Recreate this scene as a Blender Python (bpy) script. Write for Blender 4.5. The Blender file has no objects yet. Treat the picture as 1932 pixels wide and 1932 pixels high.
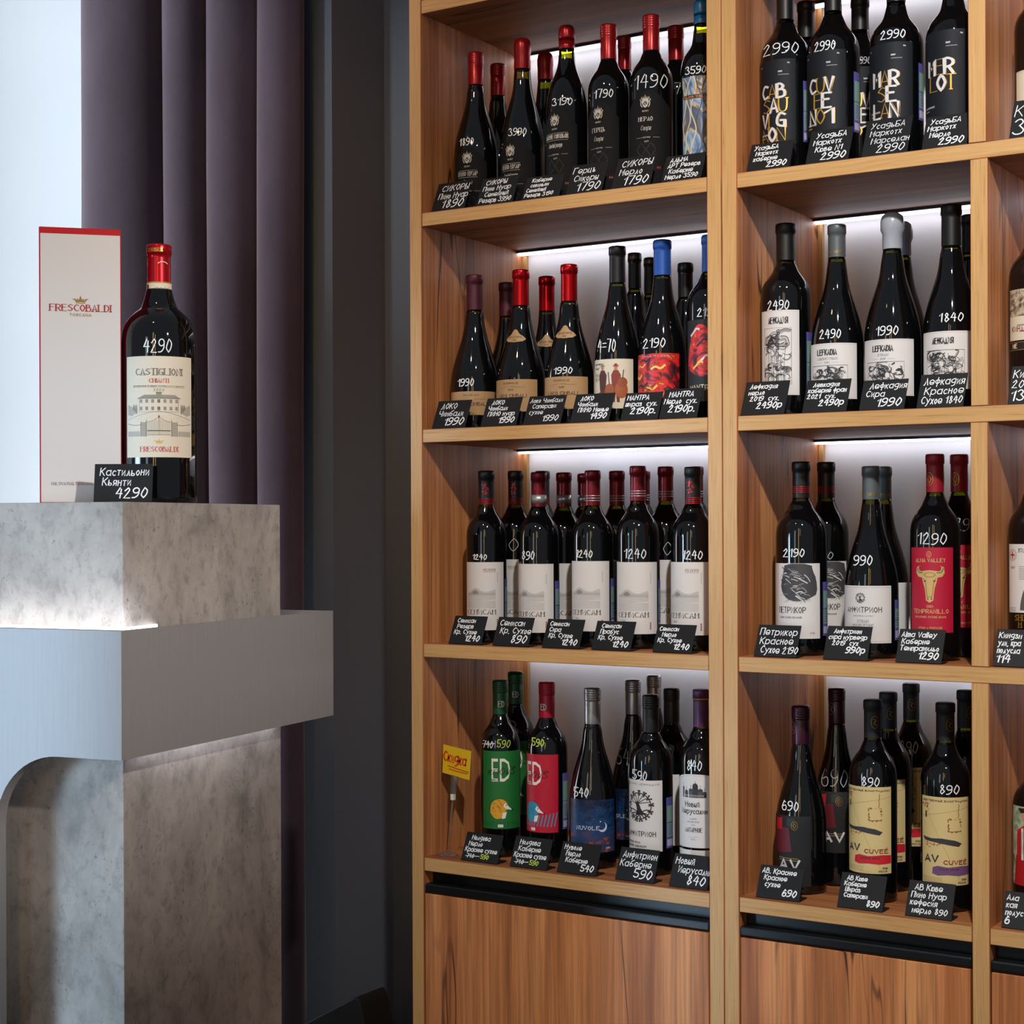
import bpy, bmesh, math, random
from mathutils import Vector, Matrix
C = bpy.context.scene.collection
S = bpy.context.scene
PI = math.pi

# ---------------------------------------------------------------- camera
cam = bpy.data.objects.new('camera', bpy.data.cameras.new('camera'))
C.objects.link(cam); S.camera = cam
YAW, ROLL = math.radians(32.3574), math.radians(-0.2172)
cf = Vector((-math.sin(YAW), math.cos(YAW), 0)); cr = Vector((math.cos(YAW), math.sin(YAW), 0)); cu = Vector((0, 0, 1))
r2 = cr*math.cos(ROLL) + cu*math.sin(ROLL); u2 = -cr*math.sin(ROLL) + cu*math.cos(ROLL)
CAM = Vector((1.8250, -2.5654, 1.2243))
cam.matrix_world = Matrix(((r2.x, u2.x, -cf.x, CAM.x), (r2.y, u2.y, -cf.y, CAM.y), (r2.z, u2.z, -cf.z, CAM.z), (0, 0, 0, 1)))
cam.data.sensor_width = 36; cam.data.lens = 3152.39/1932*36
cam.data.shift_x = .13/1932; cam.data.shift_y = 28.48/1932
cam.data.clip_start = .05

# ---------------------------------------------------------------- world, lights, exposure
S.view_settings.view_transform = 'Standard'; S.view_settings.look = 'None'
S.view_settings.exposure = 0.0; S.view_settings.gamma = 1; S.view_settings.use_curve_mapping = False
w = bpy.data.worlds.new('world'); S.world = w; w.use_nodes = True
bg = w.node_tree.nodes['Background']; bg.inputs[0].default_value = (.80, .88, 1, 1); bg.inputs[1].default_value = .25
def area(name, loc, target, sx, sy, power, col, spread=180):
    d = bpy.data.lights.new(name, 'AREA'); d.shape = 'RECTANGLE'; d.size = sx; d.size_y = sy
    d.energy = power; d.color = col; d.spread = math.radians(spread)
    o = bpy.data.objects.new(name, d); C.objects.link(o); o.location = loc
    o.rotation_euler = (Vector(target) - Vector(loc)).to_track_quat('-Z', 'Y').to_euler()
    return o
def spot(name, loc, target, power, col, size=70, blend=.6, rad=.05):
    d = bpy.data.lights.new(name, 'SPOT'); d.energy = power; d.color = col
    d.spot_size = math.radians(size); d.spot_blend = blend; d.shadow_soft_size = rad
    o = bpy.data.objects.new(name, d); C.objects.link(o); o.location = loc
    o.rotation_euler = (Vector(target) - Vector(loc)).to_track_quat('-Z', 'Y').to_euler()
    return o
DAY = (.52, .76, 1)
WARM = (1, .80, .58)
area('window_daylight', (-.53, -1.56, .78), (-.16, -.83, .82), .5, 1.45, 2.1, DAY, 24)
area('wall_curtain_fill', (-2.05, -.55, 1.6), (-1.10, .16, 1.6), .6, 2.4, 14.5, (.84, .92, 1), 46)  # added fill for the white wall and first curtain fold, not a separate window
area('door_glass_daylight', (.25, -4.3, 1.5), (.3, 0, 1.4), .45, 1.9, 9, (.72, .88, 1))
spot('ceiling_spot_key', (1.8, -2.0, 3.2), (1.15, 0, 1.42), 360, (1, .96, .91), 54, 1)
spot('ceiling_spot_left', (.4, -1.9, 3.1), (.05, 0, 1.8), 62, (1, .62, .30), 42, 1)
spot('ceiling_spot_front', (3.2, -1.8, 2.7), (-.10, -.80, 1.30), 380, (1, .94, .88), 24, 1)
spot('wall_fill_spot', (-.55, -1.5, 3.1), (-.30, .36, 2.0), 52, (.84, .92, 1), 24, 1)  # added spot to lift the grey pier and back wall; no such fitting known
area('lamp_filament_a', (1.45, -3.85, 1.9), (.3, -.3, 1.6), .03, 1.9, 8, (1, .60, .20))
area('lamp_filament_b', (1.95, -3.95, 2.1), (.5, -.2, 1.6), .022, 1.3, 4, (1, .62, .22))

# ---------------------------------------------------------------- helpers
def lin(h):
    h = h.lstrip('#'); o = []
    for i in (0, 2, 4):
        c = int(h[i:i+2], 16)/255
        o.append(c/12.92 if c <= .04045 else ((c+.055)/1.055)**2.4)
    return (o[0], o[1], o[2], 1)
_M = {}
def M(name, hexcol='#808080', rough=.55, metal=0, spec=.5, emit=0, coat=0):
    if name in _M: return _M[name]
    m = bpy.data.materials.new(name); m.use_nodes = True
    b = m.node_tree.nodes['Principled BSDF']
    b.inputs['Base Color'].default_value = lin(hexcol); b.inputs['Roughness'].default_value = rough
    b.inputs['Metallic'].default_value = metal; b.inputs['Specular IOR Level'].default_value = spec
    b.inputs['Coat Weight'].default_value = coat
    if emit:
        b.inputs['Emission Color'].default_value = lin(hexcol); b.inputs['Emission Strength'].default_value = emit
    _M[name] = m; return m
def nodes(m): return m.node_tree.nodes, m.node_tree.links, m.node_tree.nodes['Principled BSDF']
def tex_coord(N, L, scale, rot=(0, 0, 0), kind='Object', loc=(0, 0, 0)):
    tc = N.new('ShaderNodeTexCoord'); mp = N.new('ShaderNodeMapping')
    mp.inputs['Scale'].default_value = scale; mp.inputs['Rotation'].default_value = rot; mp.inputs['Location'].default_value = loc
    L.new(tc.outputs[kind], mp.inputs[0]); return mp.outputs[0]
def noise(N, L, vec, scale, detail=4, rough=.55, dist=0):
    n = N.new('ShaderNodeTexNoise'); n.inputs['Scale'].default_value = scale; n.inputs['Detail'].default_value = detail
    n.inputs['Roughness'].default_value = rough; n.inputs['Distortion'].default_value = dist
    L.new(vec, n.inputs['Vector']); return n.outputs['Fac']
def ramp(N, L, fac, stops, interp='LINEAR'):
    r = N.new('ShaderNodeValToRGB'); r.color_ramp.interpolation = interp
    e = r.color_ramp.elements
    while len(e) < len(stops): e.new(.5)
    for k, (p, c) in enumerate(stops):
        e[k].position = p; e[k].color = lin(c) if isinstance(c, str) else (c, c, c, 1)
    L.new(fac, r.inputs[0]); return r.outputs[0]
def mix(N, L, fac, a, b, mode='MIX'):
    x = N.new('ShaderNodeMix'); x.data_type = 'RGBA'; x.blend_type = mode
    if isinstance(fac, (int, float)): x.inputs[0].default_value = fac
    else: L.new(fac, x.inputs[0])
    for i, v in ((6, a), (7, b)):
        if isinstance(v, str): x.inputs[i].default_value = lin(v)
        else: L.new(v, x.inputs[i])
    return x.outputs[2]
def bump(N, L, b, h, strength=.2, dist=.001):
    n = N.new('ShaderNodeBump'); n.inputs['Strength'].default_value = strength; n.inputs['Distance'].default_value = dist
    L.new(h, n.inputs['Height']); L.new(n.outputs[0], b.inputs['Normal'])

def oak(axis):
    """light oak edge band, grain along axis"""
    k = 'oak_'+axis
    if k in _M: return _M[k]
    m = M(k, '#c9a06a', .45); N, L, b = nodes(m)
    sc = {'x': (11, 400, 400), 'z': (400, 400, 11)}[axis]
    v = tex_coord(N, L, sc)
    a = noise(N, L, v, 1, 3, .6)
    col = ramp(N, L, a, [(.24, '#9a6f3e'), (.40, '#bf925a'), (.62, '#c89d66'), (.85, '#d0a974')])
    L.new(col, b.inputs['Base Color']); return m
def craft(axis):
    """brown cracked oak board, grain along axis"""
    k = 'brown_oak_'+axis
    if k in _M: return _M[k]
    m = M(k, '#80502f', .5); N, L, b = nodes(m)
    s1 = {'x': (.5, 14, 14), 'z': (14, 14, .5)}[axis]
    s2 = {'x': (3, 130, 130), 'z': (130, 130, 3)}[axis]
    s3 = {'x': (.9, 9, 9), 'z': (9, 9, .9)}[axis]
    a = noise(N, L, tex_coord(N, L, s1, loc=(3, 1, 2)), 1, 5, .6, .5)
    f = noise(N, L, tex_coord(N, L, s2), 1, 3, .6)
    tones = ('#854a29', '#b66f3f', '#d48b55', '#e09c64', '#b06a3b') if axis == 'z' else ('#69381e', '#90552f', '#aa6d40', '#b87c4c', '#8c522c')  # along-x tones darkened, putting underside shade into the shelf colour
    c1 = ramp(N, L, a, list(zip((.28, .42, .55, .66, .8), tones)))
    c2 = mix(N, L, ramp(N, L, f, [(.3, .55), (.6, 0)]), c1, '#5e3820')
    cr_ = noise(N, L, tex_coord(N, L, s3, loc=(7, 4, 9)), 1, 2, .5, 1.2)
    d1 = ramp(N, L, cr_, [(.486, 0), (.496, .9), (.504, .9), (.514, 0)])
    gate = noise(N, L, tex_coord(N, L, {'x': (2.5, 5, 5), 'z': (5, 5, 2.5)}[axis], loc=(1, 8, 3)), 1, 2)
    g1 = ramp(N, L, gate, [(.52, 0), (.62, 1)])
    mm = N.new('ShaderNodeMath'); mm.operation = 'MULTIPLY'; L.new(d1, mm.inputs[0]); L.new(g1, mm.inputs[1])
    col = mix(N, L, mm.outputs[0], c2, '#1e0f07')
    L.new(col, b.inputs['Base Color']); bump(N, L, b, f, .06); return m
def concrete():
    if 'concrete' in _M: return _M['concrete']
    m = M('concrete', '#9a9089', .6); N, L, b = nodes(m)
    v = tex_coord(N, L, (1, 1, .7))
    a = noise(N, L, v, 7, 8, .68, .6); c = noise(N, L, v, 45, 6, .7, .4); s = noise(N, L, v, 150, 3, .6)
    col = ramp(N, L, a, [(.3, '#6e6863'), (.45, '#948b84'), (.6, '#a59c94'), (.8, '#aea59d')])
    col = mix(N, L, ramp(N, L, c, [(.50, 0), (.68, .55)]), col, '#655f5b')
    g = noise(N, L, v, 11, 3)
    mm = N.new('ShaderNodeMath'); mm.operation = 'MULTIPLY'
    L.new(ramp(N, L, s, [(.60, 0), (.68, 1)]), mm.inputs[0]); L.new(ramp(N, L, g, [(.45, .1), (.62, .8)]), mm.inputs[1])
    col = mix(N, L, mm.outputs[0], col, '#4d4744')
    L.new(col, b.inputs['Base Color']); bump(N, L, b, c, .12); return m
def brushed():
    if 'brushed_metal' in _M: return _M['brushed_metal']
    m = M('brushed_metal', '#8d8a8a', .5, .25); N, L, b = nodes(m)
    f = noise(N, L, tex_coord(N, L, (420, 420, 9)), 1, 4, .65)
    L.new(ramp(N, L, f, [(.3, '#939090'), (.5, '#979494'), (.7, '#9b9898')]), b.inputs['Base Color'])
    L.new(ramp(N, L, f, [(.3, .5), (.7, .54)]), b.inputs['Roughness']); return m
def velvet():
    if 'velvet' in _M: return _M['velvet']
    m = M('velvet', '#564a56', .9, 0, .2); N, L, b = nodes(m)
    f = noise(N, L, tex_coord(N, L, (300, 300, 60)), 1, 3, .6); g = noise(N, L, tex_coord(N, L, (9, 9, 4)), 1, 4, .6)
    col = mix(N, L, ramp(N, L, f, [(.3, .35), (.7, 0)]), ramp(N, L, g, [(.3, '#3e3039'), (.7, '#4c3d47')]), '#342930')
    L.new(col, b.inputs['Base Color'])
    b.inputs['Sheen Weight'].default_value = .6; b.inputs['Sheen Roughness'].default_value = .4
    b.inputs['Sheen Tint'].default_value = (.85, .8, .9, 1); bump(N, L, b, f, .15); return m
def plaster(name, hexcol, dark, rough=.7):
    if name in _M: return _M[name]
    m = M(name, hexcol, rough); N, L, b = nodes(m)
    f = noise(N, L, tex_coord(N, L, (1, 1, 1)), 3, 4, .6); s = noise(N, L, tex_coord(N, L, (1, 1, 1)), 160, 3, .6)
    L.new(mix(N, L, ramp(N, L, f, [(.3, 0), (.75, .5)]), hexcol, dark), b.inputs['Base Color']); bump(N, L, b, s, .08); return m

def add(name, bm, mats, parent=None, smooth=False):
    me = bpy.data.meshes.new(name); 
    bmesh.ops.recalc_face_normals(bm, faces=bm.faces) if smooth != 'keep' else None
    bm.to_mesh(me); bm.free()
    for m in (mats if isinstance(mats, (list, tuple)) else [mats]): me.materials.append(m)
    if smooth: me.polygons.foreach_set('use_smooth', [True]*len(me.polygons))
    o = bpy.data.objects.new(name, me); C.objects.link(o)
    if parent: o.parent = parent
    return o
def tag(o, label=None, cat=None, group=None, kind=None):
    for k, v in (('label', label), ('category', cat), ('group', group), ('kind', kind)):
        if v: o[k] = v
    return o
def empty(name, loc, rz=0, **k):
    o = bpy.data.objects.new(name, None); C.objects.link(o); o.location = loc; o.rotation_euler = (0, 0, rz)
    o.empty_display_size = .05
    return tag(o, **k)
def box(bm, x0, x1, y0, y1, z0, z1, mi=0, front=None):
    """axis box; front = material index for the -y face"""
    v = [bm.verts.new((x, y, z)) for z in (z0, z1) for y in (y0, y1) for x in (x0, x1)]
    fs = []
    for q, ax in (((0, 1, 3, 2), 'b'), ((4, 5, 7, 6), 't'), ((0, 1, 5, 4), 'f'), ((2, 3, 7, 6), 'k'), ((0, 2, 6, 4), 'l'), ((1, 3, 7, 5), 'r')):
        f = bm.faces.new([v[i] for i in q]); f.material_index = front if (ax == 'f' and front is not None) else mi; fs.append(f)
    return v, fs
def bev(bm, w, seg=2):
    bmesh.ops.recalc_face_normals(bm, faces=bm.faces)
    bmesh.ops.bevel(bm, geom=bm.edges[:], offset=w, segments=seg, affect='EDGES', profile=.5)
def prism(bm, pts, a, b, mi=0):
    """extrude closed polygon pts (3D, list) from offset vector a to b"""
    A = [bm.verts.new(Vector(p)+Vector(a)) for p in pts]; B = [bm.verts.new(Vector(p)+Vector(b)) for p in pts]
    n = len(pts); fs = [bm.faces.new(A), bm.faces.new(B[::-1])]
    for i in range(n): fs.append(bm.faces.new((A[i], A[(i+1) % n], B[(i+1) % n], B[i])))
    for f in fs: f.material_index = mi
    return fs
def lathe(bm, prof, n=40, mi=0, mif=None, cx=0, cy=0):
    """prof list of (r,z) bottom to top; closes with r=0 ends; mif(z) optional material pick"""
    rings = []
    for r, z in prof:
        if r < 1e-6: rings.append([bm.verts.new((cx, cy, z))])
        else: rings.append([bm.verts.new((cx+r*math.cos(2*PI*i/n), cy+r*math.sin(2*PI*i/n), z)) for i in range(n)])
    for k in range(len(rings)-1):
        a, b = rings[k], rings[k+1]; zm = (prof[k][1]+prof[k+1][1])/2
        for i in range(n):
            j = (i+1) % n
            if len(a) == 1 and len(b) == 1: continue
            if len(a) == 1: f = bm.faces.new((a[0], b[j], b[i]))
            elif len(b) == 1: f = bm.faces.new((a[i], a[j], b[0]))
            else: f = bm.faces.new((a[i], a[j], b[j], b[i]))
            f.material_index = mif(zm) if mif else mi; f.smooth = True
def pchip(pts, n=4):
    """monotone curve through (r, z) points, z increasing"""
    m = len(pts); hz = [pts[i+1][1]-pts[i][1] for i in range(m-1)]; d = [(pts[i+1][0]-pts[i][0])/hz[i] for i in range(m-1)]
    t = [d[0]]+[0 if d[i-1]*d[i] <= 0 else 2*d[i-1]*d[i]/(d[i-1]+d[i]) for i in range(1, m-1)]+[d[-1]]
    out = []
    for i in range(m-1):
        for k in range(n):
            s = k/n; h00, h10, h01, h11 = 2*s**3-3*s*s+1, s**3-2*s*s+s, -2*s**3+3*s*s, s**3-s*s
            out.append((h00*pts[i][0]+h10*hz[i]*t[i]+h01*pts[i+1][0]+h11*hz[i]*t[i+1], pts[i][1]+s*hz[i]))
    return out+[tuple(pts[-1])]
def spline(pts, n=4):
    out = []
    for i in range(len(pts)-1):
        p0, p1, p2, p3 = pts[max(i-1, 0)], pts[i], pts[i+1], pts[min(i+2, len(pts)-1)]
        for k in range(n):
            t = k/n
            out.append(tuple(.5*(2*p1[c]+(p2[c]-p0[c])*t+(2*p0[c]-5*p1[c]+4*p2[c]-p3[c])*t*t+(3*p1[c]-p0[c]-3*p2[c]+p3[c])*t**3) for c in (0, 1)))
    out.append(tuple(pts[-1])); return out
def tube(bm, pts, r, n=8, mi=0):
    pts = [Vector(p) for p in pts]; rings = []
    for i, p in enumerate(pts):
        t = (pts[min(i+1, len(pts)-1)]-pts[max(i-1, 0)]).normalized()
        a = t.orthogonal().normalized(); b = t.cross(a)
        rr = r[i] if isinstance(r, (list, tuple)) else r
        rings.append([bm.verts.new(p+(a*math.cos(2*PI*k/n)+b*math.sin(2*PI*k/n))*rr) for k in range(n)])
    for i in range(len(rings)-1):
        for k in range(n):
            f = bm.faces.new((rings[i][k], rings[i][(k+1) % n], rings[i+1][(k+1) % n], rings[i+1][k])); f.material_index = mi; f.smooth = True
    for rg in (rings[0], rings[-1][::-1]):
        f = bm.faces.new(rg); f.material_index = mi

# ---------------------------------------------------------------- lettering
GL = {}
for row in '''А|02 29 42,14 34
Б|49 09 02 32 43 44 35 05
В|02 09 29 38 37 26 06,26 36 45 43 32 02
Г|02 09 49
Д|01 02 52 51,12 29 42
Е|49 09 02 42,06 36
Ж|02 26 09,52 36 59,39 32
З|08 19 29 38 37 26 16,26 35 44 43 32 12 03
И|09 02 49 42
Й|09 02 49 42,1b 2a 3b
К|02 09,49 05,16 42
Л|02 12 29 42
М|02 09 25 49 42
Н|02 09,42 49,06 46
О|29 18 06 05 13 22 33 45 46 38 29
П|02 09 49 42
Р|02 09 29 48 46 25 05
С|48 29 18 06 05 13 22 43
Т|09 49,29 22
У|09 25,49 13 02
Ф|29 22,28 17 06 15 24 35 46 37 28
Х|09 42,49 02
Ц|09 02 42 49,42 52 51
Ч|09 06 15 45,49 42
Ш|09 02 52 59,32 39
Ы|09 02 22 33 34 25 05,42 49
Ь|09 02 32 43 44 35 05
Ъ|09 19 12 32 43 44 35 15
Ю|09 02,06 16,39 18 13 32 53 58 39
Я|42 49 19 08 06 15 45,25 02
0|29 17 04 13 22 33 45 47 38 29
1|07 29 22
2|07 18 29 38 37 02 42
3|08 19 29 38 37 26 35 44 43 32 12 03
4|29 05 45,38 32
5|49 09 06 26 45 43 22 03
6|38 29 17 04 12 32 43 45 36 15
7|09 49 22
8|26 17 18 29 38 37 26 14 13 22 33 44 35 26
9|46 25 06 08 29 48 46 44 22 02
D|02 09 29 47 44 22 02
F|49 09 02,06 36
G|48 29 18 06 03 22 42 45 25
I|02 09
L|09 02 42
N|02 09 42 49
Q|29 18 06 05 13 22 33 45 46 38 29,34 52
R|02 09 29 48 46 25 05,25 42
S|48 29 18 07 26 35 44 33 22 03
U|09 04 12 32 44 49
V|09 22 49
W|09 12 26 32 49
Y|09 26 49,26 22
Z|09 49 02 42
.|02 12
,|12 01
=|05 45,07 47
/|02 49
-|05 35
|02
l|09 02
m|02 07,06 17 26 22,26 37 46 42
n|02 07,06 27 46 42
а|46 27 06 03 22 43,47 42
б|49 17 04 12 32 44 35 15 04
д|47 27 06 04 23 44,47 41 20 10
е|04 44 46 27 06 03 22 43
р|07 00,06 27 46 43 22 03
у|07 24,47 10 00
ф|29 20,27 06 04 23 44 46 27'''.split('\n'):
    k, _, d = row.partition('|')
    if k: GL[k] = [[(int(t[0]), int(t[1], 16)) for t in st.split()] for st in d.split(',')]
for a, b in zip('AaBCcEeHKMOoPpTXxy', 'АаВСсЕеНКМОоРрТХху'): GL.setdefault(a, GL.get(b) or GL.get(b.upper()))
for a in 'EBCKMHOPTXA': GL.setdefault(a, GL['ЕВСКМНОРТХА'['EBCKMHOPTXA'.index(a)]])
LOWS = 'аабдеруф'
def glyph(ch):
    """strokes in units of cap height 1, plus advance"""
    if ch == ' ': return [], .45
    if ch in GL:
        g = GL[ch]; s = 1
    else:
        g = GL.get(ch.upper()) or GL['О']; s = .68
    st = [[(x/7*s, (y-2)/7*s) for x, y in p] for p in g]
    wmax = max(x for p in st for x, _ in p)
    return st, wmax+.24
def smooth_line(p, it=1):
    for _ in range(it):
        if len(p) < 3: return p
        q = [p[0]]
        for i in range(1, len(p)-1):
            a, b, c = p[i-1], p[i], p[i+1]
            d1 = (b[0]-a[0], b[1]-a[1]); d2 = (c[0]-b[0], c[1]-b[1])
            l1 = math.hypot(*d1) or 1e-9; l2 = math.hypot(*d2) or 1e-9
            co = (d1[0]*d2[0]+d1[1]*d2[1])/(l1*l2)
            if co > .1:
                q += [(b[0]-d1[0]*.27, b[1]-d1[1]*.27), (b[0]+d2[0]*.27, b[1]+d2[1]*.27)]
            else: q.append(b)
        q.append(p[-1])
        if p[0] == p[-1] and len(p) > 3:
            pass
        p = q
    return p
class Sheet:
    """flat artwork in metres, later bent onto a bottle or laid on a card"""
    def __init__(s): s.bm = bmesh.new(); s.mats = []; s.lay = s.bm.verts.layers.float.new('lay')
    def mi(s, m):
        if isinstance(m, str): m = M('ink_'+m.strip('#'), m, .55)
        if m not in s.mats: s.mats.append(m)
        return s.mats.index(m)
    def poly(s, pts, m, lay=1):
        try:
            vs = [s.bm.verts.new((x, y, 0)) for x, y in pts]
            for v in vs: v[s.lay] = lay
            f = s.bm.faces.new(vs); f.material_index = s.mi(m)
            f.normal_update()
            if f.normal.z < 0: f.normal_flip()
        except ValueError: pass
    def rect(s, x0, x1, y0, y1, m, lay=1): s.poly([(x0, y0), (x1, y0), (x1, y1), (x0, y1)], m, lay)
    def ell(s, cx, cy, rx, ry, m, lay=1, n=20, a0=0, a1=2*PI):
        s.poly([(cx+rx*math.cos(a0+(a1-a0)*i/n), cy+ry*math.sin(a0+(a1-a0)*i/n)) for i in range(n if a1-a0 > 6.2 else n+1)], m, lay)
    def line(s, p, w, m, lay=2, wy=None, cap=True):
        wy = wy or w; n = len(p)
        if n < 2: return
        L, R_ = [], []
        for i in range(n):
            a = p[max(i-1, 0)]; b = p[min(i+1, n-1)]
            if p[0] == p[-1] and i in (0, n-1): a, b = p[-2], p[1]
            dx, dy = b[0]-a[0], b[1]-a[1]; l = math.hypot(dx, dy) or 1e-9
            k = 1
            if 0 < i < n-1:
                e1 = Vector((p[i][0]-p[i-1][0], p[i][1]-p[i-1][1])); e2 = Vector((p[i+1][0]-p[i][0], p[i+1][1]-p[i][1]))
                if e1.length > 1e-9 and e2.length > 1e-9:
                    co = max(-1, min(1, e1.normalized().dot(e2.normalized()))); k = min(1.5, 1/max(.35, math.sqrt((1+co)/2)))
            nx, ny = -dy/l*w/2*k, dx/l*wy/2*k
            x, y = p[i]
            if cap and p[0] != p[-1] and i in (0, n-1):
                e = -.4 if i == 0 else .4; x += dx/l*w*e; y += dy/l*wy*e
            L.append((x+nx, y+ny)); R_.append((x-nx, y-ny))
        for i in range(n-1): s.poly([L[i], L[i+1], R_[i+1], R_[i]], m, lay)
    def hand(s, t, x, y, h, m, w=None, wmax=None, width=None, slant=.12, lay=2, jit=.04, serif=False, thin=None, align='l', it=1, seed=0):
        """hand or pen lettering; x,y = left baseline"""
        rnd = random.Random(t+str(seed)); adv = []; tot = 0
        for ch in t:
            g, a = glyph(ch); adv.append((g, tot)); tot += a
        tot = max(.15, tot-.24)
        if width: k = width/(tot*h)
        else: k = min(1, (wmax/(tot*h)) if wmax else 1)
        if align == 'c': x -= tot*h*k/2
        if align == 'r': x -= tot*h*k
        w = w or h*.12
        for g, x0 in adv:
            dy = rnd.uniform(-jit, jit)*h
            for st in g:
                p = [(x+((px+x0)+slant*py)*h*k, y+dy+py*h) for px, py in smooth_line(st, it)]
                s.line(p, w, m, lay, thin)
                if serif:
                    for e, q in ((st[0], st[1]), (st[-1], st[-2])):
                        if abs(q[0]-e[0]) < .5*abs(q[1]-e[1]) and (e[1] < .05 or e[1] > .95):
                            ex, ey = x+(e[0]+x0)*h*k, y+e[1]*h; s.rect(ex-w*1.15, ex+w*1.15, ey-(thin or w)*.55, ey+(thin or w)*.55, m, lay)
        return tot*h*k
    def sans(s, t, cx, y, width, h, m, lay=2):
        co, fs = text_mesh(t)
        xs = [c[0] for c in co]; ys = [c[1] for c in co]
        if not xs: return
        x0, x1, y0, y1 = min(xs), max(xs), min(ys), max(ys)
        for f in fs: s.poly([(cx+((co[i][0]-x0)/(x1-x0)-.5)*width, y+(co[i][1]-y0)/(y1-y0)*h) for i in f], m, lay)
    def finish(s, name, parent, fn, step=.003, vstep=None):
        bm = s.bm
        xs = [v.co.x for v in bm.verts]; ys = [v.co.y for v in bm.verts]
        def cut(lo, hi, st, ax):
            k = math.ceil(lo/st)
            while k*st < hi:
                no = (1, 0, 0) if ax == 0 else (0, 1, 0); co = (k*st, 0, 0) if ax == 0 else (0, k*st, 0)
                bmesh.ops.bisect_plane(bm, geom=bm.verts[:]+bm.edges[:]+bm.faces[:], plane_co=co, plane_no=no, dist=1e-7); k += 1
        if step: cut(min(xs)+1e-5, max(xs)-1e-5, step, 0)
        if vstep: cut(min(ys)+1e-5, max(ys)-1e-5, vstep, 1)
        for v in bm.verts: v.co = fn(v.co.x, v.co.y, v[s.lay])
        return add(name, bm, s.mats, parent, smooth='keep')
_T = {}
def text_mesh(t):
    if t not in _T:
        c = bpy.data.curves.new('lettering', 'FONT'); c.body = t; c.resolution_u = 2
        o = bpy.data.objects.new('lettering', c); C.objects.link(o)
        dg = bpy.context.evaluated_depsgraph_get(); me = bpy.data.meshes.new_from_object(o.evaluated_get(dg))
        _T[t] = ([(v.co.x, v.co.y) for v in me.vertices], [tuple(p.vertices) for p in me.polygons])
        bpy.data.objects.remove(o); bpy.data.curves.remove(c); bpy.data.meshes.remove(me)
    return _T[t]

# ---------------------------------------------------------------- room shell
def struct(name, bm, m, **k):
    o = add(name, bm, m); return tag(o, kind='structure', **k)
GREY = plaster('dark_grey_paint', '#5f6672', '#575e6a', .75)
WHITE = plaster('white_paint', '#b0b5ba', '#a8adb3', .8)
bm = bmesh.new(); box(bm, -3.2, 3.4, -5, .6, -.08, 0); struct('floor', bm, plaster('dark_floor', '#3a3634', '#2e2b29', .45))
bm = bmesh.new(); box(bm, -.383, 3.4, .40, .5, 0, 3.2); struct('wall_back', bm, GREY)
bm = bmesh.new(); box(bm, -.95, -.383, .215, .5, 0, 3.2); struct('wall_pier', bm, GREY)
bm = bmesh.new(); box(bm, -3.2, -.95, .22, .5, 0, 3.2); struct('wall_left', bm, WHITE)

# ---------------------------------------------------------------- shelving racks
T = .0255
ZS = [.6036, 1.0058, 1.4090, 1.8160, 2.2160]        # shelf tops
led = M('led_light', '#f2f4ff', .5, emit=6)
black = M('black_lacquer', '#0b0c0f', .35)
back_white = M('white_laminate', '#efeef0', .5)
def rack_part(name, root, x0, x1, y0, y1, z0, z1, axis, edge=None, bw=.0011):
    bm = bmesh.new(); box(bm, x0, x1, y0, y1, z0, z1, 0, 1); bev(bm, bw)
    o = add(name, bm, [craft(axis), oak(edge or axis)], root)
    return o
def rack(root, xs, x_end, dz, shelf_runs, dividers):
    """xs = inner bay limits; side panels outside them"""
    t = .0265
    rack_part('side_panel', root, xs[0]-t, xs[0], 0, .395, 0, 2.62, 'z')
    rack_part('side_panel', root, x_end, x_end+t, 0, .395, 0, 2.62, 'z')
    for z0, z1, x in dividers: rack_part('divider', root, x, x+.0271, .001, .37, z0, z1, 'z')
    for z, runs in shelf_runs:
        for a, b in runs: rack_part('shelf', root, a+.0004, b-.0004, .0015, .37, z-T, z, 'x')
    rack_part('top_panel', root, xs[0], x_end, 0, .37, 2.5945, 2.62, 'x')
    bm = bmesh.new(); box(bm, xs[0], x_end, .37, .378, .09, 2.6); o = add('back_panel', bm, back_white, root)
    for a, b in bays_of[root.name]:
        bm = bmesh.new(); box(bm, a+.0002, a+.0085, .36, .3698, .6036, 2.19); add('corner_strip', bm, oak('z'), root)
        for z in ZS[1:]:
            zb = z-T+dz
            bm = bmesh.new(); box(bm, a+.0005, b-.0005, .340, .352, zb-.0032, zb-.0005, 0); box(bm, a+.0005, b-.0005, .335, .3395, zb-.0048, zb-.0005, 0); box(bm, a+.001, b-.001, .3405, .3515, zb-.0085, zb-.0033, 1)  # second box is an added front lip keeping LED light off the underside
            add('led_strip', bm, [M('aluminium_channel', '#3a3c48', .4, .6), led], root)
        # cabinet door with black profile grip
        zt = .536
        bm = bmesh.new(); box(bm, a+.003, b-.003, .0005, .0185, .095, zt, 0); bev(bm, .0008); d = add('cabinet_door', bm, craft('z'), root)
        bm = bmesh.new(); box(bm, a+.001, b-.001, .001, .022, zt+.002, .5545); bev(bm, .003, 3)
        box(bm, a+.001, b-.001, .03, .034, zt+.002, .578); add('grip_profile', bm, black, root)
        bm = bmesh.new(); box(bm, a, b, .05, .066, 0, .09); add('plinth', bm, black, root)
bays_of = {}
L = empty('shelving_rack', (0, 0, 0), label='tall oak-edged wine rack with four lit bays, left of the double middle post', cat='shelving unit')
bays_of[L.name] = [(0, .5925)]
rack(L, (0,), .5925, 0, [(z, [(0, .5925)]) for z in ZS], [])
R = empty('shelving_rack', (0, 0, 0), label='oak-edged wine rack right of the double middle post, split by a narrow divider', cat='shelving unit')
XE = 1.0402
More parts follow.
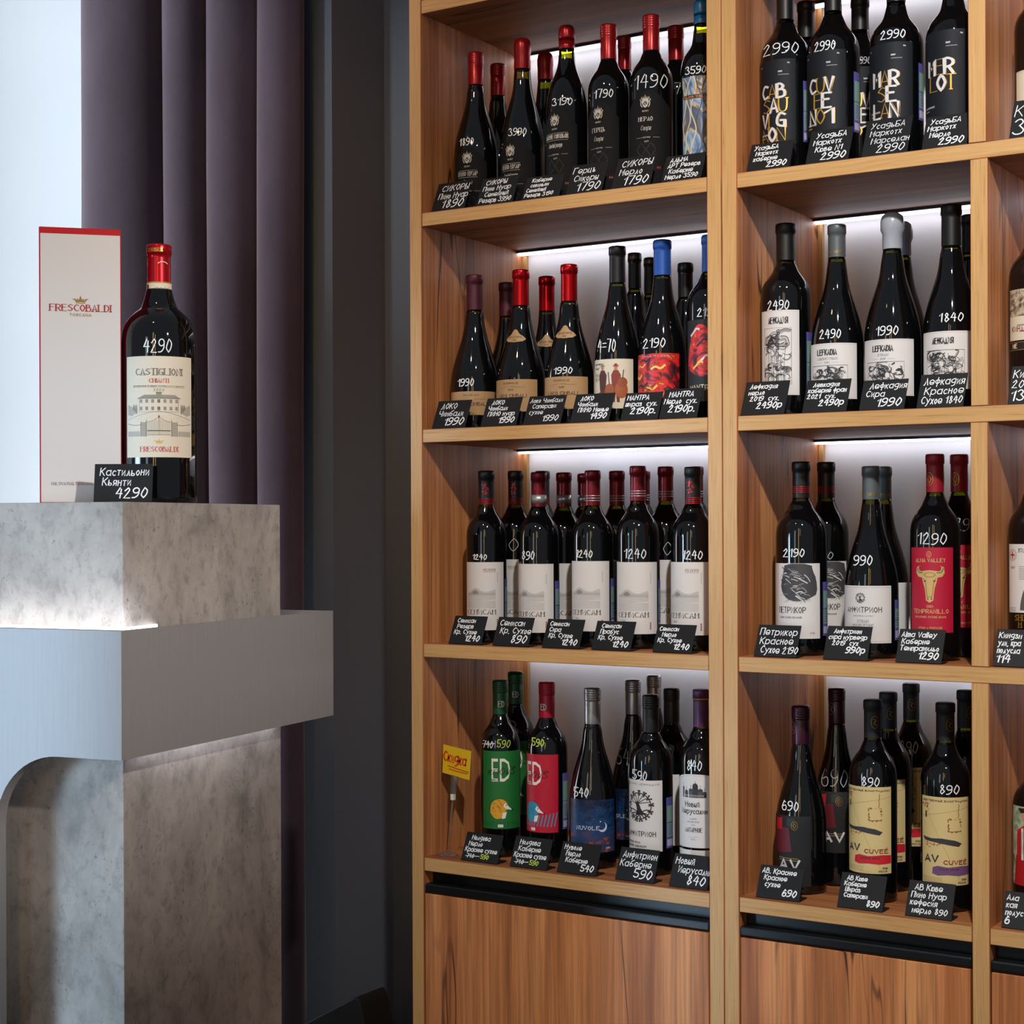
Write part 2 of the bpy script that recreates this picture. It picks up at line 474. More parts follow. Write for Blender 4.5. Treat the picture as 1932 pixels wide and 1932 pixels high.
bays_of[R.name] = [(.6466, XE), (XE+.0271, 1.44)]
rack(R, (.6466,), 1.44, 0, [(ZS[0], [(.6466, XE), (XE+.0271, 1.44)])]+[(z, [(.6466, 1.44)]) for z in ZS[1:]],
     [(0.0, ZS[1]-T, XE), (ZS[1], ZS[2]-T, XE), (ZS[2], ZS[3]-T, XE+.001), (ZS[3], ZS[4]-T, XE-.0015)])

# ---------------------------------------------------------------- curtain
pts = []
folds = [(-1.088, -1.050, .012), (-1.050, -.802, .075), (-.802, -.672, .05), (-.672, -.533, .05), (-.533, -.413, .045)]
for k, (xa, xb, am) in enumerate(folds):
    for i in range(15):
        t = i/14
        y = -am*(math.sin(PI*t**.62)**.6 if t < 1 else 0) if k else -.012*t
        pts.append((xa+(xb-xa)*t+(.012*math.sin(PI*t) if k else 0), .155+y-(.02*t if k else .0)+.02))
    if 0 < k < 4: pts.append((xb-.012, .175+.012)); 
bm = bmesh.new(); N = len(pts); rows = []
zs = [0.02, .5, 1.0, 1.5, 2.0, 2.5, 3.0]
for z in zs:
    rows.append([bm.verts.new((x+(.004*math.sin(z*2.1+x*9) if 0 < z else 0), y, z)) for x, y in pts])
for a, b in zip(rows, rows[1:]):
    for i in range(N-1): bm.faces.new((a[i], a[i+1], b[i+1], b[i]))
cu_ = add('curtain', bm, velvet(), smooth=True)
so = cu_.modifiers.new('thickness', 'SOLIDIFY'); so.thickness = .003; so.offset = 1
tag(cu_, 'floor-length dusky purple velvet curtain hanging in soft folds', 'curtain')

# ---------------------------------------------------------------- dark wedge on the floor by the rack
bm = bmesh.new()
prof = [(-.62, 0), (-.62, .06), (-.173, .3115), (-.163, .316), (-.156, .312), (-.152, .304), (-.075, .0)]
prism(bm, [(x, 0, z) for x, z in prof], (0, .0, 0), (0, .09, 0)); bev(bm, .003)
bx_ = add('sloping_case', bm, M('matt_black', '#060607', .6))
tag(bx_, 'black slope-topped case with a rounded corner, low beside the left rack', 'case')
bm = bmesh.new(); tube(bm, [(-.150, -.01, .238), (-.138, -.012, .252), (-.118, -.012, .258), (-.09, -.01, .263), (-.06, -.008, .262)], .004)
cb = add('beige_cord', bm, M('cord_beige', '#8c7a68', .6)); tag(cb, 'short beige cord curving over the black sloping case', 'cord')

# ---------------------------------------------------------------- pedestal
PR = .1635
P = empty('display_pedestal', (.03162557, -.80129204, 0), PR, label='concrete-look display pedestal wrapped by a brushed metal collar', cat='pedestal')
ZT = 1.2637
bm = bmesh.new(); box(bm, -.56, 0, 0, .4451, 0, ZT); bev(bm, .0008, 1); add('block', bm, concrete(), P)
bm = bmesh.new(); zb, zc, th = .8959, 1.0791, .022; x1 = .05; y1 = -.0729; ye = .528
front = [(x1, zb), (x1, zc), (-.62, zc), (-.62, .02), (-.173, .02), (-.173, zb-.11)]
front += [(-.063-.11*math.cos(k/14*PI/2), zb-.11+.11*math.sin(k/14*PI/2)) for k in range(1, 15)]
prism(bm, [(x, 0, z) for x, z in front], (0, y1, 0), (0, y1+th, 0)); add('collar_front', bm, brushed(), P)
bm = bmesh.new(); box(bm, x1-.012, x1-.0002, y1+th, ye, zb, zc); add('collar_side', bm, brushed(), P)
bm = bmesh.new(); box(bm, -.62, x1-.0002, ye, ye+.012, zb, zc); add('collar_rear', bm, brushed(), P)
glow = M('spill_glow', '#f4f8ff', .5, emit=5)
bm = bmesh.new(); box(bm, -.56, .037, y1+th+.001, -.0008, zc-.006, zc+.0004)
prism(bm, [(.0008, 0, 0), (.037, -.04, 0), (.037, .0, 0), (.0008, .085, 0)], (0, 0, zc-.006), (0, 0, zc+.0004)); add('spill_plate', bm, glow, P)  # glowing bar and wedge shaped as the light spill at the collar gap
bm = bmesh.new(); box(bm, .012, .034, .03, .43, zb+.012, zb+.018); add('under_light', bm, M('under_glow', '#f0f2ff', .5, emit=7), P)

# gift box
def W(u, v, l): return (u, -l*.00012, v)
BX = empty('gift_box', (-.13275, -.72787, ZT), .817, label='tall cream wine gift box with red lid edge, left of the magnum bottle', cat='gift box')
bm = bmesh.new(); box(bm, -.0618, .0618, 0, .12, .0, .4287); bev(bm, .0012)
red = M('box_red', '#b20c16', .5, 0, .2)
add('carton', bm, red, BX)
bm = bmesh.new(); box(bm, -.0597, .0605, -.0006, .0002, .002, .4185); add('front_face', bm, M('box_cream', '#cdc8c6', .5, 0, .3), BX)
sh = Sheet(); gold, dred, ink = '#8a6a1e', '#9e1420', '#3a3a42'
def crown(s, cx, y, w, m, l=2):
    k = w/30
    s.poly([(cx+a*k, y+b*k) for a, b in ((-8, 0), (-10, 3.5), (-15, 6), (-9, 6.2), (-6, 3), (-6, 7.5), (-3, 4), (0, 12), (3, 4), (6, 7.5), (6, 3), (9, 6.2), (15, 6), (10, 3.5), (8, 0))], m, l)
    s.line([(cx-8*k, y-1.2*k), (cx, y-2.2*k), (cx+8*k, y-1.2*k)], 1.2*k, m, l)
crown(sh, .0003, .3129, .026, gold)
sh.hand('FRESCOBALDI', .0, .2990, .0102, dred, w=.0020, thin=.0010, width=.0915, align='c', slant=0, jit=0, serif=True, it=2)
sh.hand('TOSCANA', .0, .2912, .0039, gold, w=.0008, width=.0325, align='c', slant=0, jit=0, it=2)
sh.finish('logo_printing', BX, lambda u, v, l: (u, -.0007-l*.00012, v), step=None); sh = Sheet()
sh.hand('CULTIVATING', -.0445, .0285, .0042, ink, w=.0006, width=.0335, slant=0, jit=0, it=2)
sh.hand('TOSCANA', -.0085, .0285, .0042, dred, w=.0006, width=.026, slant=0, jit=0, it=2)
sh.finish('tagline_printing', BX, lambda u, v, l: (u, -.0007-l*.00012, v), step=None)

# ---------------------------------------------------------------- bottles
PROF = {
 'bx': [(0, .006), (.55, .004), (.86, 0), (.965, .004), (1, .022), (1, .35), (1, .60), (.995, .625), (.965, .655), (.87, .69), (.70, .722), (.55, .748), (.465, .772)],
 'bg': [(0, .006), (.55, .004), (.86, 0), (.965, .004), (1, .022), (1, .2), (1, .35), (.985, .40), (.935, .45), (.855, .50), (.745, .555), (.62, .61), (.51, .66), (.435, .71), (.39, .76)],
 'bl': [(0, .006), (.55, .004), (.86, 0), (.965, .004), (1, .022), (1, .2), (1, .29), (.985, .33), (.935, .38), (.855, .43), (.76, .48), (.66, .53), (.56, .58), (.475, .635), (.41, .69), (.375, .745)],
 'rh': [(0, .006), (.55, .004), (.86, 0), (.965, .004), (1, .022), (1, .3), (1, .50), (.98, .56), (.90, .625), (.78, .675), (.63, .715), (.50, .755), (.42, .795)],
 'mg': [(0, .006), (.55, .004), (.86, 0), (.965, .004), (1, .022), (1, .35), (1, .615), (.985, .645), (.93, .68), (.82, .71), (.65, .735), (.49, .755), (.43, .775)],
}
CAPC = {'red': ('#94131b', .28, .4), 'plum': ('#4a1626', .45, .2), 'redmetal': ('#b80d18', .22, .75), 'blackgold': ('#121214', .35, .2), 'blue': ('#1f4fa0', .38, .2), 'waxblue': ('#17567e', .3, 0),
        'blackred': ('#101112', .4, .1), 'blackred2': ('#101112', .4, .1), 'burgsilver': ('#71101f', .3, .5), 'burgstripe': ('#71101f', .3, .5), 'green': ('#12502a', .4, .2), 'crimson': ('#a30d2e', .4, .2),
        'silver': ('#98989a', .3, .75), 'black': ('#0e0f11', .42, .1), 'blackmat': ('#15161a', .6, 0), 'purplegold': ('#4b2348', .4, .3), 'greygold': ('#5b6265', .4, .3), 'grey': ('#9ba1ab', .25, 0),
        'crim2': ('#8f0f25', .45, .1), 'darkplum': ('#3a1526', .3, .4), 'magnum': ('#b5121f', .25, .6)}
glass = M('dark_bottle_glass', '#07080a', .035, 0, .55)
def neckglass():
    if 'clear_neck' in _M: return _M['clear_neck']
    m = bpy.data.materials.new('clear_neck'); m.use_nodes = True; N, L = m.node_tree.nodes, m.node_tree.links
    N.remove(N['Principled BSDF']); out = N['Material Output']
    t = N.new('ShaderNodeBsdfTransparent'); t.inputs[0].default_value = (.50, .52, .05, 1)
    g = N.new('ShaderNodeBsdfGlossy'); g.inputs['Roughness'].default_value = .04
    f = N.new('ShaderNodeFresnel'); f.inputs[0].default_value = 1.5; x = N.new('ShaderNodeMixShader')
    L.new(f.outputs[0], x.inputs[0]); L.new(t.outputs[0], x.inputs[1]); L.new(g.outputs[0], x.inputs[2]); L.new(x.outputs[0], out.inputs[0])
    _M['clear_neck'] = m; return m
wht = M('chalk_white', '#e8eaee', .7)
GOLD = M('gold_foil', '#b98f3c', .35, .7)
SILV = M('silver_foil', '#b9b9bd', .3, .7)
REDF = M('red_foil', '#b3161d', .3, .5)
def prof_fn(pr):
    def r(z):
        for (r0, z0), (r1, z1) in zip(pr, pr[1:]):
            if z0 <= z <= z1: return r0+(r1-r0)*(z-z0)/max(1e-9, z1-z0)
        return pr[-1][0]
    return r
def bottle(x, y, z, R_, rc, H, zcb, az, rot, typ, cap, lab, price, label, group, cat='wine bottle', name='wine_bottle'):
    root = empty(name, (x, y, z+.0004), az+rot, label=label, cat=cat, group=group)
    style, cname = cap.split(',')
    rn = rc*.94
    pp = [(r*R_, q*H) for r, q in PROF[typ]]
    body = pp[:4]+pchip(pp[4:]+[(rn, max(zcb, PROF[typ][-1][1]*H+.012)-.004)], 4)
    body = [(max(0, a), b) for a, b in body]
    fill = zcb-(.019 if style in ('wax',) else .0 if style == 'screw' else .007)
    bm = bmesh.new(); pr = [p for p in body if p[1] < zcb-.001]
    if pr[-1][1] < fill-.002: pr.append((rn, fill))
    full = pr+([(rn, zcb)] if pr[-1][1] < zcb else [])
    lathe(bm, full+[(rn*.85, zcb+.0008), (rn*.85, H-.006), (0, H-.006)], 44, mif=lambda q: 1 if fill < q < zcb else 0)
    add('bottle_glass', bm, [glass, neckglass()], root, smooth=True)
    rf = prof_fn([(0, 0)]+[p for p in body if p[0] > R_*.9 and p[1] < .02*H][:0]+[(R_, .02*H)]+[p for p in full if p[1] > .05*H])
    # capsule
    h, ro, me = CAPC[{'waxblue': 'waxblue'}.get(cname, cname)]
    cm = M('capsule_'+cname, h, ro, me)
    rs = rc*.955
    if style == 'screw':
        p = [(rs, zcb)]; zt = H-.002; z1 = zcb+(H-zcb)*.62
        p += [(rs, z1-.001), (rs*.975, z1), (rs, z1+.0012)]
        k = z1+.004
        while k < zt-.005: p += [(rc, k), (rc*.965, k+.0012), (rc, k+.0024)]; k += .0042
        p += [(rc, zt-.003), (rc*.97, zt-.0008), (rc*.9, zt+.0012), (0, H)]
    elif style == 'wax': p = [(rs*.99, zcb), (rs*1.01, zcb+.004), (rs, zcb+.02), (rs, H-.03), (rc, H-.022), (rc, H-.012), (rc*.93, H-.005), (rc*.72, H-.001), (0, H)]
    elif style == 'waxdome': p = [(rs*1.0, zcb), (rs*1.03, zcb+.004), (rs*1.02, H-.036), (rc*1.16, H-.029), (rc*1.17, H-.016), (rc*1.02, H-.006), (rc*.6, H-.0008), (0, H)]
    else: p = [(rs*.98, zcb), (rs*.97, H-.022), (rs*.97, H-.0165), (rc, H-.0155), (rc, H-.003), (rc*.95, H-.0008), (rc*.85, H), (0, H-.0005)]
    mats = [cm]
    bm = bmesh.new(); lathe(bm, p, 36)
    def band(z0, z1, m, rr=None):
        if m not in mats: mats.append(m)
        rr = rr or rs*1.0; lathe(bm, [(rr, z0), (rr+.0003, z0), (rr+.0003, z1), (rr, z1)], 36, mats.index(m))
    hc = H-zcb
    if cname == 'burgsilver': band(zcb+hc*.10, zcb+hc*.34, SILV)
    if cname == 'burgstripe':
        for q in (.12, .19, .26): band(zcb+hc*q, zcb+hc*(q+.028), SILV)
    if cname == 'blackred':
        for q in (.0, .05, .10, .15): band(zcb+hc*q+.0005, zcb+hc*(q+.03), REDF)
    if cname == 'blackred2':
        for q in (.14, .19, .24, .29): band(zcb+hc*q, zcb+hc*(q+.022), REDF)
    if cname == 'purplegold': band(H-.018, H-.0155, GOLD, rc)
    if cname == 'magnum':
        cream = M('paper_band', '#d8cdb8', .5); band(zcb-.022, zcb+.002, cream, rs*1.03); band(zcb+.0005, zcb+.0022, M('gold_edge', '#b58a2a', .4, .3), rs*1.04); band(zcb-.0228, zcb-.021, M('gold_edge', '#b58a2a', .4, .3), rs*1.04)
    cp = add('capsule', bm, mats, root, smooth=True)
    cx = lambda u, v, l: ((rs*.99+.0005+l*.0001)*math.sin(u/rs), -(rs*.99+.0005+l*.0001)*math.cos(u/rs), v)
    cap_art(cp, cname, cx, rc, H, zcb, rs)
    # front label
    def bend(off=0.0):
        def fn(u, v, l):
            rr = rf(v)+.00025+l*.00012; th = u/R_+off; return (rr*math.sin(th), -rr*math.cos(th), v)
        return fn
    if lab:
        kind, half, z0, z1 = lab; sh = Sheet(); Wd = half*R_
        obj_ = ART[kind](sh, Wd, z0, z1) if kind in ART else sh.rect(-Wd, Wd, z0, z1, '#dcdad8', 0)
        ob = sh.finish('front_label', root, bend(), .0035, .010)
    kind = lab[0] if lab else ''
    if typ == 'bl' and lab:
        if kind in ('loco', ):
            sh = Sheet(); q = spline([(.013*math.cos(2*PI*i/24), H*.41+.014*math.sin(2*PI*i/24)) for i in range(25)], 1); sh.line(q, .0012, M('relief_glass', '#191b1f', .05), 1); sh.finish('relief_seal', root, bend(), .003, .004)
        else:
            sh = Sheet(); cz = H*.575; tan = '#a9865c'
            sh.poly([(-.021, cz-.006), (-.014, cz-.010), (0, cz-.0115), (.014, cz-.010), (.021, cz-.006), (.017, cz-.001), (.009, cz+.004), (.004, cz+.0115), (0, cz+.0135), (-.004, cz+.0115), (-.009, cz+.004), (-.017, cz-.001)], tan, 0)
            sh.hand('SEVASTOPOL', 0, cz-.0035, .0036, '#3a2c20', width=.028, align='c', slant=0, w=.0006); sh.hand('2020' if kind == 'loco20' else '2018', 0, cz-.0085, .0022, '#3a2c20', align='c', slant=0, w=.0005)
            rt = rf(cz); sh.finish('neck_tag', root, lambda u, v, l: ((rf(v)+.0003+l*.00012)*math.sin(u/rt), -(rf(v)+.0003+l*.00012)*math.cos(u/rt), v), .003, .003)
    if price:
        t, u, wd, z0, z1 = price; sh = Sheet(); hh = (z1-z0)*.92
        if t == '540/590':
            sh.hand('740', u-wd*.5, z0, hh*.62, wht, width=wd*.36, w=.0011, slant=.2); sh.line([(u-wd*.5, z0+hh*.3), (u-wd*.05, z0+hh*.42)], .001, wht)
            sh.hand('590', u+wd*.02, z0+hh*.06, hh*.68, M('chalk_lime', '#b9d24a', .7), width=wd*.46, w=.0012, slant=.2)
        else:
            m_ = M('chalk_lime', '#b9d24a', .7) if label.startswith('crimson-capped') else wht
            sh.hand(t, u-wd*.48, z0, hh, m_ if group.find('rear') < 0 else M('chalk_dim', '#a9abae', .8), width=wd*.93, w=.00155 if group.find('rear') < 0 else .0012, slant=.08, it=1)
        ra = -rot
        as_ = lambda q: math.asin(max(-.97, min(.97, q)))
        sh.finish('price_marking', root, lambda uu, v, l: (lambda rr, th: (rr*math.sin(th), -rr*math.cos(th), v))(rf(v)+.0004+l*.00012, as_(uu/rf(v))+ra), .003, .003)
    # violet excise stamp on the flank
    if lab and lab[0] in STAMP:
        sh = Sheet(); th = STAMP[lab[0]]; zb, zt = lab[2]+.004, lab[3]-.25*(lab[3]-lab[2])
        w2 = .011
        sh.rect(-w2, w2, zb, zt, '#5a55a0', 0); sh.rect(-w2+.002, w2-.002, zb+.02, zt-.015, '#7ba191', 1); sh.rect(-w2+.002, w2-.002, zb+.004, zb+.016, '#b6b3cf', 1)
        sh.rect(-w2, w2, (zb+zt)/2, (zb+zt)/2+.001, '#3f3c77', 2)
        for k in range(6): sh.rect(-w2+.004, w2-.004, zb+.024+k*.004, zb+.0255+k*.004, '#66609e', 2)
        sh.finish('excise_stamp', root, bend(lab[1]*1.0+th), .003)
    return root
def cap_art(cp, cname, cx, rc, H, zcb, rs):
    hc = H-zcb; sh = Sheet()
    if cname == 'blackred':
        rnd = random.Random(3)
        for i in range(22):
            a = rnd.uniform(-.007, .007); q = rnd.uniform(0, 1); sh.ell(a*(1-.5*abs(q-.5)), zcb+hc*(.30+.33*q), .0011, .0016, REDF, 1, 8)
    elif cname == 'blackgold':
        for i in range(12): a = (i-5.5)*.0062; sh.hand('LOCO CIMBALI'[i] if i != 4 else 'W', a, H-.0115, .0045, GOLD, w=.0008, slant=0)
    elif cname in ('green', 'crimson'): sh.hand('ED', 0, zcb+hc*.22, .0105, '#dcd8d2', w=.0017, width=.0105, align='c', slant=0, jit=0)
    elif cname == 'greygold': sh.hand('DIA WINE', 0, zcb+.006, .0048, GOLD, w=.0008, width=.028, align='c', slant=0)
    elif cname == 'crim2':
        for a in (-.006, .024):
            q = [(a+.0062*math.cos(2*PI*i/20), zcb+hc*.34+.0105*math.sin(2*PI*i/20)) for i in range(21)]; sh.line(q, .0009, GOLD)
            sh.line([(a, zcb+hc*.34+.007), (a+.0035, zcb+hc*.34), (a, zcb+hc*.34-.007), (a-.0035, zcb+hc*.34), (a, zcb+hc*.34+.007)], .0013, GOLD)
        sh.rect(-.008, -.003, H-.0135, H-.008, GOLD)
    elif cname in ('blackmat', 'darkplum'):
        mm = GOLD if cname == 'blackmat' else SILV; a = .008 if cname == 'blackmat' else -.006
        q = [(a+.006*math.cos(2*PI*i/20), zcb+hc*.42+.010*math.sin(2*PI*i/20)) for i in range(21)]; sh.line(q, .0005, mm)
        sh.line([(a-.002, zcb+hc*.42+.005), (a+.0025, zcb+hc*.42+.003), (a-.0015, zcb+hc*.42-.001), (a+.002, zcb+hc*.42-.005)], .0009, mm)
    elif cname == 'magnum':
        sh.hand('FRESCOBALDI', -.008, H-.0125, .0052, GOLD, w=.0009, width=.026, align='c', slant=0, serif=True)
        sh.rect(-.0225, -.0175, zcb-.018, zcb-.002, '#4a3028'); sh.hand('DOCG', .006, zcb-.010, .0028, '#5d544a', w=.0005, width=.022, align='c', slant=0); sh.hand('ITALIA', .006, zcb-.016, .0022, '#5d544a', w=.0004, width=.020, align='c', slant=0)
        q = [(.006+.008*math.cos(PI*(.15+.7*i/10)), H-.034+.005*math.sin(PI*(.15+.7*i/10))) for i in range(11)]; sh.line(q, .0011, wht)
    if len(sh.bm.verts): sh.finish('foil_printing', cp, cx if cname != 'magnum' else (lambda u, v, l: (lambda rr: (rr*math.sin(u/rs), -rr*math.cos(u/rs), v))(rs*1.05+l*.0001)), .003)
    else: sh.bm.free()

# ---------------------------------------------------------------- label artwork
def rockline(s, pts, w, m, l=2): s.line(smooth_line(pts, 2), w, m, l)
def crest(s, x, y, k, m):
    s.poly([(x-6*k, y+10*k), (x-7*k, y+4*k), (x-4*k, y-4*k), (x, y-7*k), (x+4*k, y-4*k), (x+7*k, y+4*k), (x+6*k, y+10*k)], m)
    s.ell(x, y+1.5*k, 3.6*k, 4*k, '#17181a', 2, 12); s.line([(x-2*k, y+3*k), (x+1*k, y+2*k), (x-1*k, y), (x+2*k, y-1*k)], 1.2*k, m, 3)
    for a in (-7, -3.5, 0, 3.5, 7): s.poly([(x+a*k-1.4*k, y+10*k), (x+a*k, y+(15 if a else 19)*k), (x+a*k+1.4*k, y+10*k)], m)
    for a in (-1, 1): s.line(smooth_line([(x+a*6*k, y-5*k), (x+a*9*k, y-1*k), (x+a*8*k, y+6*k), (x+a*10*k, y+9*k)], 2), 1.6*k, m)
def sik(title, script):
    def f(s, W_, z0, z1):
        bl = '#0e0e10'; si = '#b9b4aa'; h = z1-z0; n = 20
        top = [(W_*math.cos(PI*i/n), z1-.030+.030*(math.sin(PI*i/n)**2.6)) for i in range(n+1)]
        s.poly([(-W_, z0), (W_, z0)]+top, M('arched_black_paper', bl, .8, 0, .25), 0)
        crest(s, -.004, z1-.025, .00095, si); s.hand('SIKORY', -.004, z1-.0385, .0028, si, w=.0004, width=.012, align='c', slant=0)
        wd = min(1.3*W_, .0058*len(title)*.62+.008)
        s.hand(title, -.004, z1-.0545, .0072, si, w=.0011, thin=.0007, width=wd, align='c', slant=0, jit=0, serif=True)
        if len(title) > 8: s.rect(-.004-wd/2, -.004+wd/2, z1-.058, z1-.0575, si); s.rect(-.004-wd/2, -.004+wd/2, z1-.045, z1-.0445, si)
        s.hand(script, -.004, z1-.071, .0085, si, w=.0006, width=.030 if len(script) > 8 else .018, align='c', slant=.5, it=2)
        s.hand('СЕМИГОРЬЕ', -.002, z1-.085, .0022, si, w=.0003, width=.014, align='c', slant=0); s.hand('2017', -.002, z1-.0925, .0028, si, w=.0004, align='c', slant=0)
        for a in (-1, 1): s.rect(a*.016-.006, a*.016+.006, z1-.0842, z1-.0838, si)
        for q in (-.012, .006):
            for i in range(6):
                for sg in (-1, 1): s.ell(q+sg*i*.0017, z1-.118+i*.0025 if i else z1-.118, .0005, .0005, '#8a7a4a', 1, 6); s.ell(q+sg*i*.0017, z1-.093-i*.0025, .0005, .0005, '#77777a', 1, 6)
        for q in (.018, .022): s.poly([(q, z1-.135), (q+.002, z1-.138), (q, z1-.141), (q-.002, z1-.138)], '#7d1a1c')
    return f
def paint(name, stops, sc, dist, sc2=(1, 1, 1)):
    if name in _M: return _M[name]
    m = M(name, '#808080', .4); N, L, b = nodes(m)
    v = tex_coord(N, L, sc2); a = noise(N, L, v, sc, 2, .5, dist)
    L.new(ramp(N, L, a, stops), b.inputs['Base Color']); return m
def loco(year):
    def f(s, W_, z0, z1):
        k = '#3d2f22'; s.rect(-W_, W_, z0, z1, M('tan_paper', '#a9865c', .6), 0)
        s.hand('BARRIQUE' if year else 'BALAKLAVA', 0, z1-.0085, .0030, k, w=.0005, width=.030, align='c', slant=0, jit=0)
        h = z1-z0
        s.hand(year or '2019', .0, z1-.021 if year else z1-.015, .0034, k if year else '#c9a24a', w=.0006, align='c', slant=0)
        s.hand('LOCO CIMBALI', 0, z1-.0335 if year else z1-.027, .0062, k, w=.0011, width=.060, align='c', slant=0, jit=0)
        s.hand('VALLEY', 0, z1-.045, .003, k, w=.0004, align='c', slant=0)
        for i in range(5): s.line(smooth_line([(-.028+i*.004, z1-.018+i*.001), (-.01+i*.004, z1-.012), (.01+i*.003, z1-.016), (.028, z1-.012-i*.001)], 2), .0002, '#8d6f4c', 1)
    return f
def duo(s, W_, z0, z1):
    s.rect(-W_, W_, z0, z1, M('cream_paper', '#cfc6b2', .6), 0); k = '#33291f'
    for i, t in enumerate(('LOCO CIMBALI', 'VALLEY', 'PINOT', 'MEUNIER')): s.hand(t, -.034, z1-.010-i*.0075-(.006 if i > 1 else 0), .0028 if i < 2 else .0052, k, w=.0006, slant=0, wmax=.03)
    def man(x, y, coat, hat):
        s.poly([(x-.007, y-.022), (x-.0085, y+.004), (x-.004, y+.013), (x+.004, y+.013), (x+.009, y+.004), (x+.007, y-.022)], coat, 1)
        s.poly([(x-.006, y-.022), (x-.007, y-.045), (x-.002, y-.045), (x, y-.028), (x+.002, y-.045), (x+.007, y-.045), (x+.006, y-.022)], '#5d2a1d', 1)
        s.ell(x, y+.017, .0034, .0042, '#b07a55', 2, 12); s.ell(x, y+.0205, .006, .0012, hat, 3, 10); s.ell(x, y+.022, .0032, .003, hat, 3, 10)
    man(-.012, z1-.033, '#4a2018', '#8a7a5c'); man(.014, z1-.033, '#7a2a1c', '#8c2a1c')
    s.ell(.002, z1-.058, .009, .014, '#8f4a22', 3, 18); s.ell(.024, z1-.056, .012, .015, '#9a4e26', 2, 18); s.ell(.026, z1-.042, .009, .009, '#8a4522', 3, 18)
    s.line([(.002, z1-.044), (.0, z1-.024)], .0016, '#2c1a12', 4); s.line([(.026, z1-.034), (.028, z1-.020)], .0016, '#2c1a12', 4)
    s.line(smooth_line([(-.03, z1-.066), (-.02, z1-.060), (-.012, z1-.064), (-.004, z1-.060)], 2), .004, '#a0392a', 1)
def abst(s, W_, z0, z1):
    m = paint('fiery_paint', [(.30, '#120c16'), (.40, '#5d0a12'), (.48, '#c0161c'), (.56, '#d5251f'), (.62, '#7c0d16'), (.68, '#e0a22c'), (.72, '#c21a1c'), (.8, '#1c1a2a')], 22, 3.0)
    s.rect(-W_, W_, z0, z1, m, 0); s.hand('TERRA ROSSO', 0, z1-.006, .0025, '#d8a0a0', w=.0004, width=W_*1.2, align='c', slant=0)
    rnd = random.Random(5)
    for i in range(9):
        x, y = rnd.uniform(-W_*.8, W_*.8), z0+rnd.uniform(.1, .85)*(z1-z0)
        s.line(smooth_line([(x-.012, y), (x-.004, y+.005), (x+.004, y-.001), (x+.012, y+.006)], 2), rnd.uniform(.0015, .004), rnd.choice(['#e4b03a', '#15131c', '#e03a22', '#8e1018', '#e8c060']), 1)
def abst2(s, W_, z0, z1):
    zb = z0+.028; m = M('black_paper', '#101014', .6); s.rect(-W_, W_, z0-.01, z1, m, 0)
    pm = paint('fiery_paint', [], 22, 3)
    s.poly(smooth_line([(-W_*.9, zb+.02), (-W_*.75, zb+.06), (-W_*.35, z1-.012), (W_*.1, z1-.006), (W_*.5, z1-.02), (W_*.8, zb+.06), (W_*.6, zb+.02), (W_*.2, zb), (-W_*.9, zb+.02)], 2)[:-1], pm, 1)
    for a in ((-.012, .8, '#c8c4be'), (.006, .35, '#d8d4d0'), (-.006, .25, '#e4b03a'), (.002, .62, '#16141c')):
        x = a[0]; y = zb+a[1]*(z1-zb); s.line(smooth_line([(x-.008, y-.006), (x, y), (x+.004, y+.006), (x+.01, y+.004)], 2), .0035, a[2], 2)
    s.hand('MANTRA', 0, z0+.010, .0085, '#cdbfa0', w=.0013, width=W_*1.3, align='c', slant=0)
def swirl(s, W_, z0, z1):
    m = paint('marbled_blue_paint', [(.25, '#27303f'), (.38, '#4b6a94'), (.47, '#7d9cc0'), (.52, '#b9b49c'), (.56, '#6b5a45'), (.63, '#40557a'), (.75, '#86a0be')], 17, 3.5, (1, 1, .6))
    s.rect(-W_, W_, z0, z1, m, 0); rnd = random.Random(2)
    for i in range(7):
        x = -W_+2*W_*(i+.5)/7; q = [(x+.006*math.sin(j*1.3+i*2), z0+(z1-z0)*j/9) for j in range(10)]
        s.line(smooth_line(q, 2), .0022, rnd.choice(['#c9c3ad', '#4a3d33', '#2f4668', '#8fa9c8']), 1)
    s.rect(-W_*.9, W_*.75, z1-.039, z1-.032, M('badge_dark', '#3a2f2a', .5), 2); s.hand('ALMA VALLEY', -W_*.07, z1-.0375, .0038, '#e08a3a', w=.0008, width=W_*1.5, align='c', slant=0, lay=3)
    s.ell(-W_*.1, z1-.026, .003, .004, '#d07a34', 2, 12)
